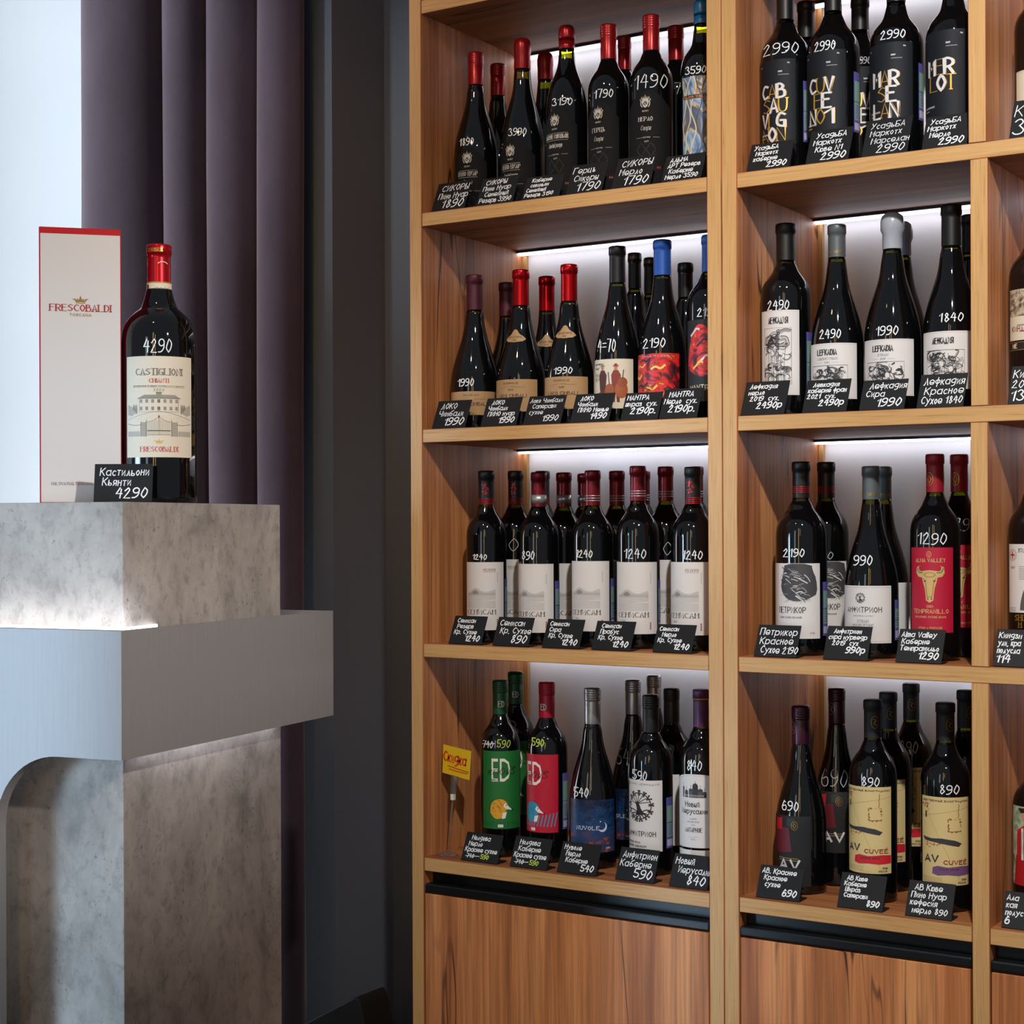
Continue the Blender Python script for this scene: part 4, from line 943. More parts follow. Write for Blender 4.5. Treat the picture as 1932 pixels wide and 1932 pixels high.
def castig(s, W_, z0, z1):
    s.rect(-W_, W_, z0, z1, M('ivory_paper', '#d4c8b4', .6), 0); k = '#6b6660'; r_ = '#b0303a'; h = z1-z0
    s.hand('CASTIGLIONI', 0, z1-.0292, .0098, k, w=.0020, thin=.0010, width=.0735, align='c', slant=0, jit=0, serif=True, it=2)
    s.hand('CHIANTI', 0, z1-.0410, .0058, r_, w=.0012, thin=.0006, width=.0295, align='c', slant=0, jit=0, serif=True, it=2)
    s.hand('DENOMINAZIONE DI ORIGINE CONTROLLATA E GARANTITA', 0, z1-.0478, .0024, k, w=.0004, width=.084, align='c', slant=0, jit=0); s.rect(-.042, .042, z1-.0490, z1-.0488, k, 1)
    s.hand('2020', 0, z1-.0545, .0040, k, w=.0006, width=.016, align='c', slant=0, jit=0)
    b = z0+.0705; dk = '#4f4c48'; md = '#8d867a'
    s.poly([(-.034, b+.021), (-.023, b+.0265), (.025, b+.0265), (.034, b+.021)], md, 2); s.line([(-.034, b+.021), (.034, b+.021)], .0008, dk, 3); s.rect(-.004, .004, b+.0255, b+.0295, md, 3); s.rect(-.0045, .0045, b+.029, b+.0305, dk, 3)
    s.line([(-.031, b), (-.031, b+.021)], .0004, dk, 2); s.line([(.031, b), (.031, b+.021)], .0004, dk, 2); s.line([(-.031, b), (.031, b)], .0004, dk, 2)
    for i in range(7):
        x = -.028+i*.0093
        for yy in (.012, .0005):
            s.rect(x-.0020, x+.0020, b+yy+.002, b+yy+.0075, dk if i == 3 else '#7a746c', 2); s.line([(x, b+yy+.002), (x, b+yy+.0075)], .0004, '#d4c8b4', 3)
    for a in (-1, 1):
        for i in range(3): s.ell(a*(.036+i*.003), b+.004+.0015*i, .0011, .008-.0015*i, '#66625a', 1, 10)
        s.poly([(a*.034, b-.001), (a*.040, b+.006), (a*.0545, b+.012), (a*.0545, b-.004), (a*.046, b-.006)], '#a59d8e', 1)
        s.line(smooth_line([(0, b+.001), (a*.02, b-.002), (a*.04, b-.008), (a*.0545, b-.012)], 2), .0004, dk, 2); s.line(smooth_line([(a*.028, b-.020), (a*.04, b-.021), (a*.0545, b-.018)], 2), .0007, dk, 2)
        s.rect(a*.0235-.004, a*.0235+.004, b-.038, b-.016, '#9b9385', 2); s.line([(a*.0195, b-.038), (a*.0195, b-.013)], .0008, dk, 3); s.line([(a*.0285, b-.038), (a*.0285, b-.016)], .0008, dk, 3)
        s.rect(min(a*.030, a*.0545), max(a*.030, a*.0545), b-.038, b-.030, '#a8a092', 1); s.line(smooth_line([(a*.018, b-.016), (a*.009, b-.014), (a*.002, b-.009)], 2), .0005, dk, 3)
    for i in range(17): x = -.017+i*.0021; s.line([(x, b-.036), (x, b-.016+.004*(1-abs(x)/.017))], .0003, dk, 2)
    s.rect(-.018, .018, b-.0300, b-.0285, dk, 3); s.rect(-.018, .018, b-.036, b-.0355, dk, 3); s.line([(0, b-.036), (0, b-.010)], .0006, dk, 3); s.ell(0, b-.0075, .0015, .0022, r_, 3, 10)
    rnd = random.Random(1)
    for i in range(90): x, y = rnd.uniform(-.05, .05), b-rnd.uniform(.003, .016); s.line([(x, y), (x+.0014, y+.0003)], .0002, md, 1, cap=False)
    crown(s, 0, z0+.0225, .016, '#c9a24a'); s.hand('FRESCOBALDI', 0, z0+.0088, .0076, r_, w=.0013, thin=.0007, width=.0585, align='c', slant=0, jit=0, serif=True, it=2)
ART = {'sik_pinot': sik('ПИНО НУАР', 'Сикоры'), 'sik_fpinot': sik('ПИНО НУАР', 'Семейный резерв'), 'sik_cab': sik('КАБЕРНЕ СОВИНЬОН', 'Семейный резерв'), 'sik_gertz': sik('ГЕРЦЪ', 'Сикоры'), 'sik_merlo': sik('МЕРЛО', 'Сикоры'),
       'swirl': swirl, 'loco': loco(''), 'loco20': loco('2020'), 'loco19': loco('2019'), 'locoback': loco('2020'), 'duo': duo, 'abst': abst, 'abst2': abst2, 'sem': sem(False), 'sem_r': sem(True),
       'ed_g': ed(True), 'ed_r': ed(False), 'night': night, 'tree': tree, 'church': church, 'amf2': amf2, 'rock': rock, 'bull': bull, 'avred': avred, 'cuvr': cuv(False), 'cuvp': cuv(True),
       'big1': big(('CAB', 'SAU', 'VIG', 'NON')), 'big2': big(('CUV', 'EE', 'No1')), 'big3': big(('MAR', 'SE', 'LAN')), 'big4': big(('MER', 'LOT')),
       'lef1': lef('ЛЕФКАДИЯ', None, 1, True), 'lef2': lef('LEFKADIA', ('CABERNET FRANC', '2021'), 2), 'lef3': lef('LEFKADIA', ('SYRAH', '2019'), 3), 'lef4': lef('ЛЕФКАДИЯ', None, 4),
       'cream': cream_, 'relief': relief, 'cross': cross, 'folk': folk, 'castig': castig}
STAMP = {'ed_r': .55, 'tree': .5, 'big1': .62, 'big2': .62, 'big3': .55, 'lef1': .62, 'amf2': .45, 'rock': .42, 'sem': .38, 'sem_r': .38}

BAYN = {'L1': 'top shelf of the left rack', 'L2': 'second shelf of the left rack', 'L3': 'third shelf of the left rack', 'L4': 'bottom shelf of the left rack',
        'R1': 'top shelf of the right rack', 'R2': 'second shelf of the right rack', 'R3': 'third shelf of the right rack', 'R4': 'bottom shelf of the right rack'}
BOTTLES = [
 ['L1', 'f', 0.0548, 0.105, 1.816, 0.0426, 0.0155, 0.3174, 0.2542, 0.585, -0.32, 'bg', 'screw,red', ['sik_pinot', 0.816, 0.012, 0.1283], ['1890', -0.0176, 0.0273, 0.1316, 0.1466], 'dark bottle with red screw cap and price 1890 hand-written, leftmost on the top shelf'],
 ['L1', 'b', 0.0443, 0.2, 1.816, 0.0425, 0.0154, 0.3191, 0.2552, 0.572, 0, 'bg', 'screw,red', None, None, 'dark bottle with red screw cap standing behind the one priced 1890'],
 ['L1', 'f', 0.1602, 0.105, 1.816, 0.0423, 0.0164, 0.3272, 0.2687, 0.557, -0.497, 'bg', 'wax,red', ['sik_fpinot', 1.074, 0.012, 0.1299], ['3990', -0.0093, 0.0344, 0.137, 0.152], 'dark slope-shouldered bottle with red wax top and price 3990 hand-written'],
 ['L1', 'b', 0.1532, 0.2, 1.816, 0.0425, 0.0156, 0.3244, 0.2711, 0.544, 0, 'bg', 'wax,red', None, None, 'red wax-topped bottle in the gap behind the 3990 and 3190 bottles'],
 ['L1', 'f', 0.2571, 0.105, 1.816, 0.0385, 0.0153, 0.3361, 0.2916, 0.531, -0.533, 'rh', 'wax,red', ['sik_cab', 1.038, 0.012, 0.1746], ['3190', -0.0084, 0.0384, 0.1804, 0.1948], 'dark bottle with red wax top and price 3190 hand-written on the shoulder'],
 ['L1', 'f', 0.3455, 0.105, 1.816, 0.0379, 0.0155, 0.3232, 0.2586, 0.506, -0.432, 'bx', 'screw,red', ['sik_gertz', 0.933, 0.012, 0.1752], ['1790', -0.009, 0.0352, 0.1822, 0.198], 'square-shouldered dark bottle with red screw cap and price 1790 hand-written on its shoulder'],
 ['L1', 'b', 0.327, 0.2, 1.816, 0.0385, 0.0132, 0.3271, 0.2638, 0.496, 0, 'bx', 'screw,red', None, None, 'red screw-capped bottle half hidden between the two square-shouldered top-shelf bottles'],
 ['L1', 'f', 0.4331, 0.105, 1.816, 0.0394, 0.0158, 0.3256, 0.2604, 0.481, -0.182, 'bx', 'screw,red', ['sik_merlo', 1.15, 0.012, 0.1823], ['1490', -0.0008, 0.0609, 0.186, 0.2125], 'tallest red screw-capped bottle, large thin 1490 scrawled over its arched black label'],
 ['L1', 'b', 0.4347, 0.2, 1.816, 0.0385, 0.0152, 0.3296, 0.2649, 0.466, 0, 'bx', 'screw,red', None, ['7', 0.0021, 0.0107, 0.1957, 0.2181], 'red screw-capped bottle beside the blue-topped one with painted label'],
 ['L1', 'f', 0.5341, 0.105, 1.816, 0.0384, 0.0152, 0.3357, 0.2924, 0.45, -0.154, 'bx', 'wax,blue', ['swirl', 0.92, 0.0541, 0.1932], ['3590', -0.0111, 0.0372, 0.1977, 0.2115], 'blue wax-topped bottle with swirling blue and brown painted label, against the middle post'],
 ['L2', 'f', 0.0503, 0.105, 1.409, 0.0468, 0.0165, 0.2981, 0.2308, 0.587, -0.156, 'bg', 'foil,plum', ['loco', 1.15, 0.0272, 0.072], ['1990', -0.017, 0.031, 0.0826, 0.0976], 'slope-shouldered bottle with plum foil and low tan label, leftmost on second shelf'],
 ['L2', 'b', 0.0632, 0.2, 1.409, 0.0425, 0.0164, 0.2941, 0.228, 0.567, 0, 'bg', 'foil,plum', None, None, 'plum-foiled bottle mostly hidden behind the red-foiled one with oval neck tag'],
 ['L2', 'f', 0.155, 0.105, 1.409, 0.0468, 0.0165, 0.299, 0.2315, 0.559, -0.44, 'bg', 'foil,redmetal', ['loco20', 1.131, 0.0296, 0.0896], None, 'red-foiled bottle with oval neck tag and tan label dated 2020'],
 ['L2', 'b', 0.1548, 0.2, 1.409, 0.0425, 0.0163, 0.2986, 0.2317, 0.543, -0.036, 'bg', 'foil,redmetal', ['locoback', 0.85, 0.0376, 0.0812], None, 'red-foiled bottle with oval neck tag, set back behind the 2019 and 2020 bottles'],
 ['L2', 'f', 0.2605, 0.105, 1.409, 0.0458, 0.0163, 0.3, 0.2318, 0.53, -0.331, 'bg', 'foil,redmetal', ['loco19', 1.15, 0.0303, 0.0895], ['1990', -0.0115, 0.0348, 0.095, 0.1078], 'red-foiled bottle with tan label dated 2019 and price 1990 above it'],
 ['L2', 'f', 0.3621, 0.105, 1.409, 0.0415, 0.0158, 0.3244, 0.2577, 0.501, -0.419, 'bg', 'foil,blackgold', ['duo', 1.15, 0.0271, 0.1162], ['4=70', -0.0192, 0.0326, 0.1294, 0.1546], 'black-foiled bottle with cream label showing two musicians and a cello'],
 ['L2', 'b', 0.3469, 0.2, 1.409, 0.0425, 0.0131, 0.3263, 0.2596, 0.491, 0, 'bg', 'foil,blackgold', None, None, 'black-foiled bottle peeking out just behind the two-musicians bottle'],
 ['L2', 'c', 0.3327, 0.29, 1.409, 0.0425, 0.0132, 0.331, 0.2612, 0.482, 0, 'bg', 'foil,blackgold', None, None, 'black-foiled bottle farthest back, left of the blue-foiled one'],
 ['L2', 'f', 0.4537, 0.105, 1.409, 0.0437, 0.0168, 0.3272, 0.2634, 0.474, -0.419, 'bg', 'foil,blue', ['abst', 1.15, 0.0417, 0.1207], ['2190', -0.0145, 0.0402, 0.1315, 0.1495], 'blue-foiled slope-shouldered bottle with fiery red abstract label'],
 ['L2', 'b', 0.4523, 0.2, 1.409, 0.0425, 0.0148, 0.2986, 0.2351, 0.461, 0, 'bg', 'foil,blackgold', None, None, 'black-foiled bottle behind and between the two blue-foiled ones'],
 ['L2', 'f', 0.5484, 0.105, 1.409, 0.0417, 0.0161, 0.3271, 0.2617, 0.446, -0.45, 'bx', 'foil,blue', ['abst2', 0.821, 0.0422, 0.1747], ['2190', -0.0049, 0.0371, 0.1802, 0.1954], 'blue-foiled square-shouldered bottle cut off by the middle post, red abstract label'],
 ['L3', 'f', 0.0754, 0.105, 1.0058, 0.0386, 0.0158, 0.3259, 0.2612, 0.58, -0.178, 'bx', 'foil,blackred', ['sem_r', 1.15, 0.0237, 0.152], ['1240', -0.0126, 0.0272, 0.1573, 0.1679], 'white-labelled bottle with black and red foil, leftmost on the third shelf'],
 ['L3', 'b', 0.0815, 0.2, 1.0058, 0.0385, 0.0153, 0.328, 0.2627, 0.563, -0.32, 'bx', 'foil,blackred', ['sem_r', 0.85, 0.0205, 0.1556], ['O', -0.0048, 0.0189, 0.1705, 0.197], 'black and red foiled bottle behind the leftmost white-labelled one'],
 ['L3', 'f', 0.1928, 0.105, 1.0058, 0.0383, 0.0151, 0.3208, 0.256, 0.549, -0.378, 'bx', 'foil,burgsilver', ['sem', 1.15, 0.0224, 0.1497], ['890', -0.0201, 0.024, 0.1581, 0.175], 'white-labelled bottle priced 890 with burgundy foil and wide silver band'],
 ['L3', 'c', 0.0887, 0.29, 1.0058, 0.0385, 0.0149, 0.3302, 0.2635, 0.546, 0, 'bx', 'foil,blackred', None, None, 'black-foiled bottle hidden behind the one priced 890'],
 ['L3', 'b', 0.1914, 0.2, 1.0058, 0.0385, 0.0152, 0.3226, 0.2568, 0.534, -0.165, 'bx', 'foil,burgsilver', ['sem', 0.552, 0.0204, 0.1487], None, 'silver-banded burgundy-foiled bottle just behind and right of the 890 bottle'],
 ['L3', 'c', 0.1858, 0.29, 1.0058, 0.0385, 0.0147, 0.3233, 0.2583, 0.521, 0, 'bx', 'foil,burgsilver', None, None, 'silver-banded burgundy-foiled bottle, third row back on the third shelf'],
 ['L3', 'f', 0.3088, 0.105, 1.0058, 0.0387, 0.015, 0.3216, 0.2572, 0.516, -0.286, 'bx', 'foil,burgstripe', ['sem', 1.15, 0.0285, 0.1558], ['1240', -0.0156, 0.0306, 0.1628, 0.1771], 'white-labelled bottle with white-striped burgundy foil, middle of the third shelf front'],
 ['L3', 'b', 0.3074, 0.2, 1.0058, 0.0385, 0.0152, 0.3232, 0.258, 0.502, -0.175, 'bx', 'foil,burgstripe', ['sem', 0.85, 0.0271, 0.1562], None, 'white-striped burgundy-foiled bottle behind, between the middle two front bottles'],
 ['L3', 'f', 0.4026, 0.105, 1.0058, 0.0393, 0.0151, 0.3276, 0.2648, 0.489, -0.144, 'bx', 'foil,burgstripe', ['sem', 1.15, 0.0264, 0.1547], ['1240', -0.0053, 0.0403, 0.1619, 0.1797], 'tallest white-labelled bottle with striped burgundy foil, second from the post'],
 ['L3', 'c', 0.3152, 0.29, 1.0058, 0.0385, 0.0144, 0.3254, 0.2604, 0.486, 0, 'bx', 'foil,burgstripe', None, None, 'white-striped burgundy-foiled bottle hidden behind the tallest white-labelled one'],
 ['L3', 'b', 0.4101, 0.2, 1.0058, 0.0385, 0.0151, 0.3291, 0.2651, 0.473, -0.333, 'bx', 'foil,burgstripe', ['sem', 0.85, 0.0302, 0.157], ['O', 0.0024, 0.0156, 0.165, 0.1907], 'white-striped burgundy-foiled bottle behind, left of the black-foiled end bottle'],
 ['L3', 'f', 0.5126, 0.105, 1.0058, 0.0393, 0.0151, 0.3235, 0.2573, 0.457, -0.375, 'bx', 'foil,blackred', ['sem_r', 1.15, 0.0276, 0.1556], ['1240', -0.0011, 0.0361, 0.1611, 0.177], 'white-labelled bottle with black and red foil beside the middle post'],
 ['L3', 'c', 0.4292, 0.29, 1.0058, 0.0385, 0.0139, 0.3313, 0.2659, 0.455, 0, 'bx', 'foil,burgstripe', None, None, 'burgundy-foiled bottle tucked behind the black-foiled end bottle'],
 ['L4', 'f', 0.1052, 0.105, 0.6036, 0.0379, 0.015, 0.3302, 0.2661, 0.572, 0.13, 'bx', 'screw,green', ['ed_g', 1.15, 0.0533, 0.1994], ['540/590', -0.0076, 0.0511, 0.205, 0.2274], 'green-capped bottle with green label picturing an orange hedgehog'],
 ['L4', 'b', 0.0798, 0.2, 0.6036, 0.0385, 0.0153, 0.3379, 0.275, 0.563, -0.011, 'bx', 'screw,green', ['ed_g', 0.624, 0.0635, 0.2061], ['D', -0.0065, 0.012, 0.2299, 0.2452], 'green-capped bottle standing behind the green-labelled one'],
 ['L4', 'f', 0.2089, 0.105, 0.6036, 0.0385, 0.0156, 0.3316, 0.2654, 0.544, -0.461, 'bx', 'screw,crimson', ['ed_r', 1.017, 0.056, 0.2001], ['590', -0.0167, 0.0223, 0.2153, 0.2299], 'crimson-capped bottle with red label picturing a blue hedgehog'],
 ['L4', 'f', 0.3067, 0.105, 0.6036, 0.0435, 0.0156, 0.3258, 0.2594, 0.517, -0.051, 'bg', 'screw,silver', ['night', 1.15, 0.0303, 0.1256], ['540', -0.0209, 0.0271, 0.1304, 0.1479], 'silver-capped slope-shouldered bottle with night-sky and crescent moon label'],
 ['L4', 'B', 0.3337, 0.212, 0.6036, 0.0425, 0.0152, 0.3331, 0.2683, 0.493, -0.655, 'bg', 'screw,silver', ['night', 0.57, 0.0378, 0.1323], ['540', -0.0131, 0.0387, 0.1763, 0.2073], 'silver-capped bottle behind the tree-label bottle, night-sky label half hidden'],
 ['L4', 'D', 0.3295, 0.305, 0.6036, 0.0425, 0.0146, 0.3347, 0.2703, 0.48, 0, 'bg', 'screw,silver', None, None, 'silver-capped bottle farthest back above the black-capped tree-label bottle'],
 ['L4', 'f', 0.4272, 0.105, 0.6036, 0.0391, 0.0153, 0.3187, 0.2518, 0.482, -0.52, 'bx', 'screw,black', ['tree', 1.051, 0.0432, 0.1693], ['590', -0.02, 0.0259, 0.1696, 0.1877], 'black-capped bottle with white label showing a round black tree'],
 ['L4', 'b', 0.4205, 0.2, 0.6036, 0.0385, 0.0152, 0.3224, 0.2585, 0.47, -0.037, 'bx', 'screw,black', ['plain', 0.85, 0.0378, 0.1675], None, 'black-capped bottle behind, between the tree label and the church label'],
 ['L4', 'f', 0.5268, 0.105, 0.6036, 0.0386, 0.0147, 0.333, 0.2673, 0.453, -0.277, 'bx', 'foil,purplegold', ['church', 1.114, 0.0592, 0.1877], ['840', -0.0121, 0.027, 0.1945, 0.2128], 'purple-foiled bottle with arched white label showing a domed church'],
 ['R1', 'f', 0.6844, 0.105, 1.816, 0.0438, 0.0158, 0.3328, 0.2731, 0.404, -0.481, 'bx', 'foil,black', ['big1', 0.879, 0.0541, 0.1974], ['2990', -0.0071, 0.061, 0.2071, 0.2281], 'black-labelled bottle with white and gold lettering in four lines, top shelf of second rack'],
 ['R1', 'b', 0.6902, 0.2, 1.816, 0.0385, 0.016, 0.3301, 0.2656, 0.389, 0, 'bx', 'foil,black', None, None, 'black-foiled bottle with nothing written on it, behind the two leftmost lettered bottles'],
 ['R1', 'f', 0.7776, 0.105, 1.816, 0.0444, 0.0157, 0.3292, 0.273, 0.374, -0.435, 'bx', 'foil,black', ['big2', 0.914, 0.0598, 0.1993], ['2990', -0.0131, 0.035, 0.1993, 0.2161], 'black-labelled bottle with three lettering lines ending in a number one'],
 ['R1', 'b', 0.7896, 0.2, 1.816, 0.0385, 0.0161, 0.3204, 0.2628, 0.358, -0.058, 'bx', 'foil,black', ['big2', 0.85, 0.0887, 0.1922], ['990', 0.0083, 0.0183, 0.1973, 0.2103], 'black-foiled bottle behind, beside the MAR SE LAN lettered label'],
 ['R1', 'f', 0.8876, 0.105, 1.816, 0.0437, 0.0165, 0.3208, 0.2696, 0.338, -0.378, 'bx', 'foil,black', ['big3', 1.007, 0.0655, 0.1947], ['2990', -0.0051, 0.0407, 0.2009, 0.2166], 'black-labelled bottle whose gold and white lettering reads MAR SE LAN'],
 ['R1', 'f', 0.9828, 0.105, 1.816, 0.0435, 0.0166, 0.317, 0.2692, 0.306, -0.449, 'bx', 'foil,black', ['big4', 1.121, 0.0626, 0.2003], None, 'black-labelled bottle whose lettering reads MER LOT, against the narrow divider'],
 ['R2', 'f', 0.6876, 0.105, 1.409, 0.0431, 0.0173, 0.3324, 0.2688, 0.403, -0.337, 'bx', 'foil,black', ['lef1', 0.872, 0.0362, 0.18], ['2490', -0.0125, 0.0369, 0.1808, 0.1979], 'black-foiled square-shouldered bottle with tall white engraved label, left end of its shelf'],
 ['R2', 'f', 0.7829, 0.105, 1.409, 0.044, 0.0157, 0.3214, 0.266, 0.372, -0.306, 'bg', 'foil,greygold', ['lef2', 1.112, 0.0256, 0.1185], ['2490', -0.0111, 0.0357, 0.1268, 0.1429], 'grey-foiled bottle with white engraved label and price 2490, slope-shouldered'],
 ['R2', 'f', 0.8795, 0.105, 1.409, 0.0463, 0.0166, 0.3325, 0.2712, 0.34, -0.264, 'bg', 'waxdome,grey', ['lef3', 1.068, 0.0261, 0.1189], ['1990', -0.0086, 0.0363, 0.1258, 0.1418], 'bottle dipped in grey wax with rounded top and price 1990'],
 ['R2', 'b', 0.8634, 0.2, 1.409, 0.0425, 0.0154, 0.3336, 0.2742, 0.335, 0, 'bg', 'waxdome,grey', None, None, 'grey wax-dipped bottle hiding behind the one priced 1990'],
 ['R2', 'f', 0.9784, 0.105, 1.409, 0.046, 0.0169, 0.3338, 0.267, 0.307, -0.214, 'bg', 'foil,black', ['lef4', 1.051, 0.0326, 0.1255], ['1840', -0.0004, 0.0388, 0.1407, 0.1557], 'black-foiled slope-shouldered bottle with engraved label and price 1840'],
 ['R2', 'b', 0.9791, 0.2, 1.409, 0.0425, 0.0143, 0.3325, 0.2688, 0.297, 0, 'bg', 'foil,black', None, None, 'black-foiled bottle half behind the divider and the 1840 bottle'],
 ['R3', 'f', 0.7171, 0.105, 1.0058, 0.0436, 0.016, 0.3278, 0.2659, 0.393, -0.381, 'bx', 'foil,blackred2', ['rock', 1.15, 0.0287, 0.1553], ['2190', -0.0123, 0.0361, 0.1665, 0.1812], 'black-foiled bottle with red band and label showing a big grey rock'],
 ['R3', 'b', 0.7245, 0.2, 1.0058, 0.0385, 0.0159, 0.3298, 0.267, 0.379, 0.014, 'bx', 'foil,blackred2', ['rock', 1.051, 0.0282, 0.157], ['0', 0.006, 0.0093, 0.1604, 0.1742], 'black-foiled bottle with the same rock label, standing behind'],
 ['R3', 'f', 0.8414, 0.105, 1.0058, 0.0441, 0.0154, 0.3173, 0.2618, 0.353, -0.334, 'bg', 'foil,greygold', ['amf2', 1.13, 0.0253, 0.1196], ['990', -0.0134, 0.0308, 0.1539, 0.1713], 'grey-foiled bottle with small round tree emblem on white label'],
 ['R3', 'b', 0.8276, 0.2, 1.0058, 0.0425, 0.0156, 0.3195, 0.2631, 0.346, 0.481, 'bg', 'foil,greygold', ['stampw', 0.85, 0.0317, 0.1214], None, 'grey-foiled bottle hidden behind the round-emblem white label bottle'],
 ['R3', 'f', 0.9499, 0.105, 1.0058, 0.0399, 0.0152, 0.3346, 0.2723, 0.317, -0.228, 'bx', 'foil,crim2', ['bull', 0.99, 0.0457, 0.1827], ['1290', -0.0046, 0.0469, 0.1881, 0.2076], 'crimson-foiled bottle with red label and golden bull head'],
 ['R3', 'b', 0.9601, 0.2, 1.0058, 0.0385, 0.0152, 0.3371, 0.2742, 0.303, -0.026, 'bx', 'foil,crim2', ['bull', 0.72, 0.0494, 0.1858], ['1290', 0.0068, 0.0457, 0.2096, 0.2321], 'crimson-foiled bottle behind, cut off by the narrow divider'],
 ['R4', 'f', 0.7148, 0.105, 0.6036, 0.0429, 0.0159, 0.3147, 0.2496, 0.394, -0.592, 'bg', 'screw,darkplum', ['avred', 0.979, 0.0147, 0.1317], ['690', -0.018, 0.0282, 0.1406, 0.1572], 'plum screw-capped bottle with black label and red patches, front left of bottom shelf'],
 ['R4', 'b', 0.7424, 0.2, 0.6036, 0.0425, 0.0151, 0.3379, 0.2765, 0.373, -0.255, 'bg', 'screw,darkplum', ['avred', 0.741, 0.0575, 0.1617], ['690', -0.0046, 0.0462, 0.1708, 0.202], 'plum screw-capped bottle with black and red label standing further back'],
 ['R4', 'f', 0.8427, 0.105, 0.6036, 0.0393, 0.0155, 0.3312, 0.2682, 0.352, -0.311, 'bx', 'foil,blackmat', ['cuvr', 1.133, 0.0486, 0.191], ['890', -0.0041, 0.0295, 0.1923, 0.2084], 'black-foiled bottle with cream map-like label and red brush stroke'],
 ['R4', 'b', 0.8355, 0.2, 0.6036, 0.0385, 0.0156, 0.3353, 0.273, 0.344, -0.287, 'bx', 'foil,blackmat', ['cuvr', 1.074, 0.0507, 0.1904], None, 'black-foiled bottle right behind the one with red brush stroke'],
 ['R4', 'c', 0.8451, 0.29, 0.6036, 0.0385, 0.015, 0.3433, 0.2802, 0.331, -0.499, 'bx', 'foil,blackmat', ['cuvr', 1.072, 0.0639, 0.2005], ['890', -0.0044, 0.0319, 0.2254, 0.2465], 'black-foiled bottle farthest back on the bottom shelf of the second rack'],
 ['R4', 'f', 0.9656, 0.105, 0.6036, 0.0398, 0.0158, 0.3327, 0.2719, 0.311, -0.032, 'bx', 'foil,blackmat', ['cuvp', 1.116, 0.0432, 0.1844], ['890', 0.0056, 0.032, 0.19, 0.2057], 'black-foiled bottle with cream map-like label and purple brush stroke'],
 ['R4', 'b', 0.9693, 0.2, 0.6036, 0.0385, 0.0147, 0.345, 0.2825, 0.3, 0, 'bx', 'foil,blackmat', None, None, 'black-foiled bottle at the back beside the narrow divider'],
 ['R1', 'f', 1.1221, 0.105, 1.816, 0.04, 0.0155, 0.3022, 0.2545, 0.257, -0.34, 'bx', 'foil,black', ['cream', 0.78, 0.0683, 0.1188], None, 'dark bottle with cream label at the right edge of the top shelf'],
 ['R2', 'f', 1.1157, 0.105, 1.409, 0.0436, 0.0161, 0.3282, 0.2638, 0.26, -0.305, 'bx', 'foil,black', ['relief', 0.901, 0.0921, 0.1838], None, 'dark bottle with carved-relief picture label at the right edge'],
 ['R3', 'f', 1.0989, 0.105, 1.0058, 0.0401, 0.015, 0.3342, 0.2755, 0.266, -0.32, 'bx', 'foil,black', ['cross', 0.87, 0.0692, 0.1885], None, 'dark bottle with white label and round red cross seal at the right edge'],
 ['R4', 'f', 1.1157, 0.105, 0.6036, 0.0408, 0.0149, 0.2893, 0.2319, 0.26, -0.33, 'bx', 'foil,black', ['folk', 0.949, 0.0565, 0.1801], None, 'dark bottle with red and green painted label at the right edge'],
]
for bay, row, x, y, z, R_, rc, H, zcb, az, rot, typ, cap, lab, price, label in BOTTLES:
    if lab and lab[0].startswith('loco'): typ = 'bl'
    elif bay == 'L2' and ('plum' in cap or 'redmetal' in cap): typ = 'bl'
    cap = cap.replace('wax,blue', 'wax,waxblue')
    if bay[0] == 'R': x = max(x, (.6466 if x < 1.04 else 1.0683)+R_+.0008)
    if bay == 'R1' and label.startswith('black-labelled bottle with white'): R_ = .0425
    bottle(x, y, z, R_, rc, H, zcb, az, rot, typ, cap, lab, price, label, 'wine bottles on the '+BAYN[bay]+(', rear rows' if row in 'bcBD' else ''))
mz = math.atan2(CAM.y+.62549, CAM.x+.0646)+PI/2
bottle(-.0646, -.62549, ZT, .0588, .0197, .4095, .347, mz, -.02, 'mg', 'foil,magnum', ['castig', .985, .0707, .2277], ['4290', -.0025, .0445, .234, .2565], 'large red-topped magnum with ivory villa label, standing on the concrete pedestal', '')

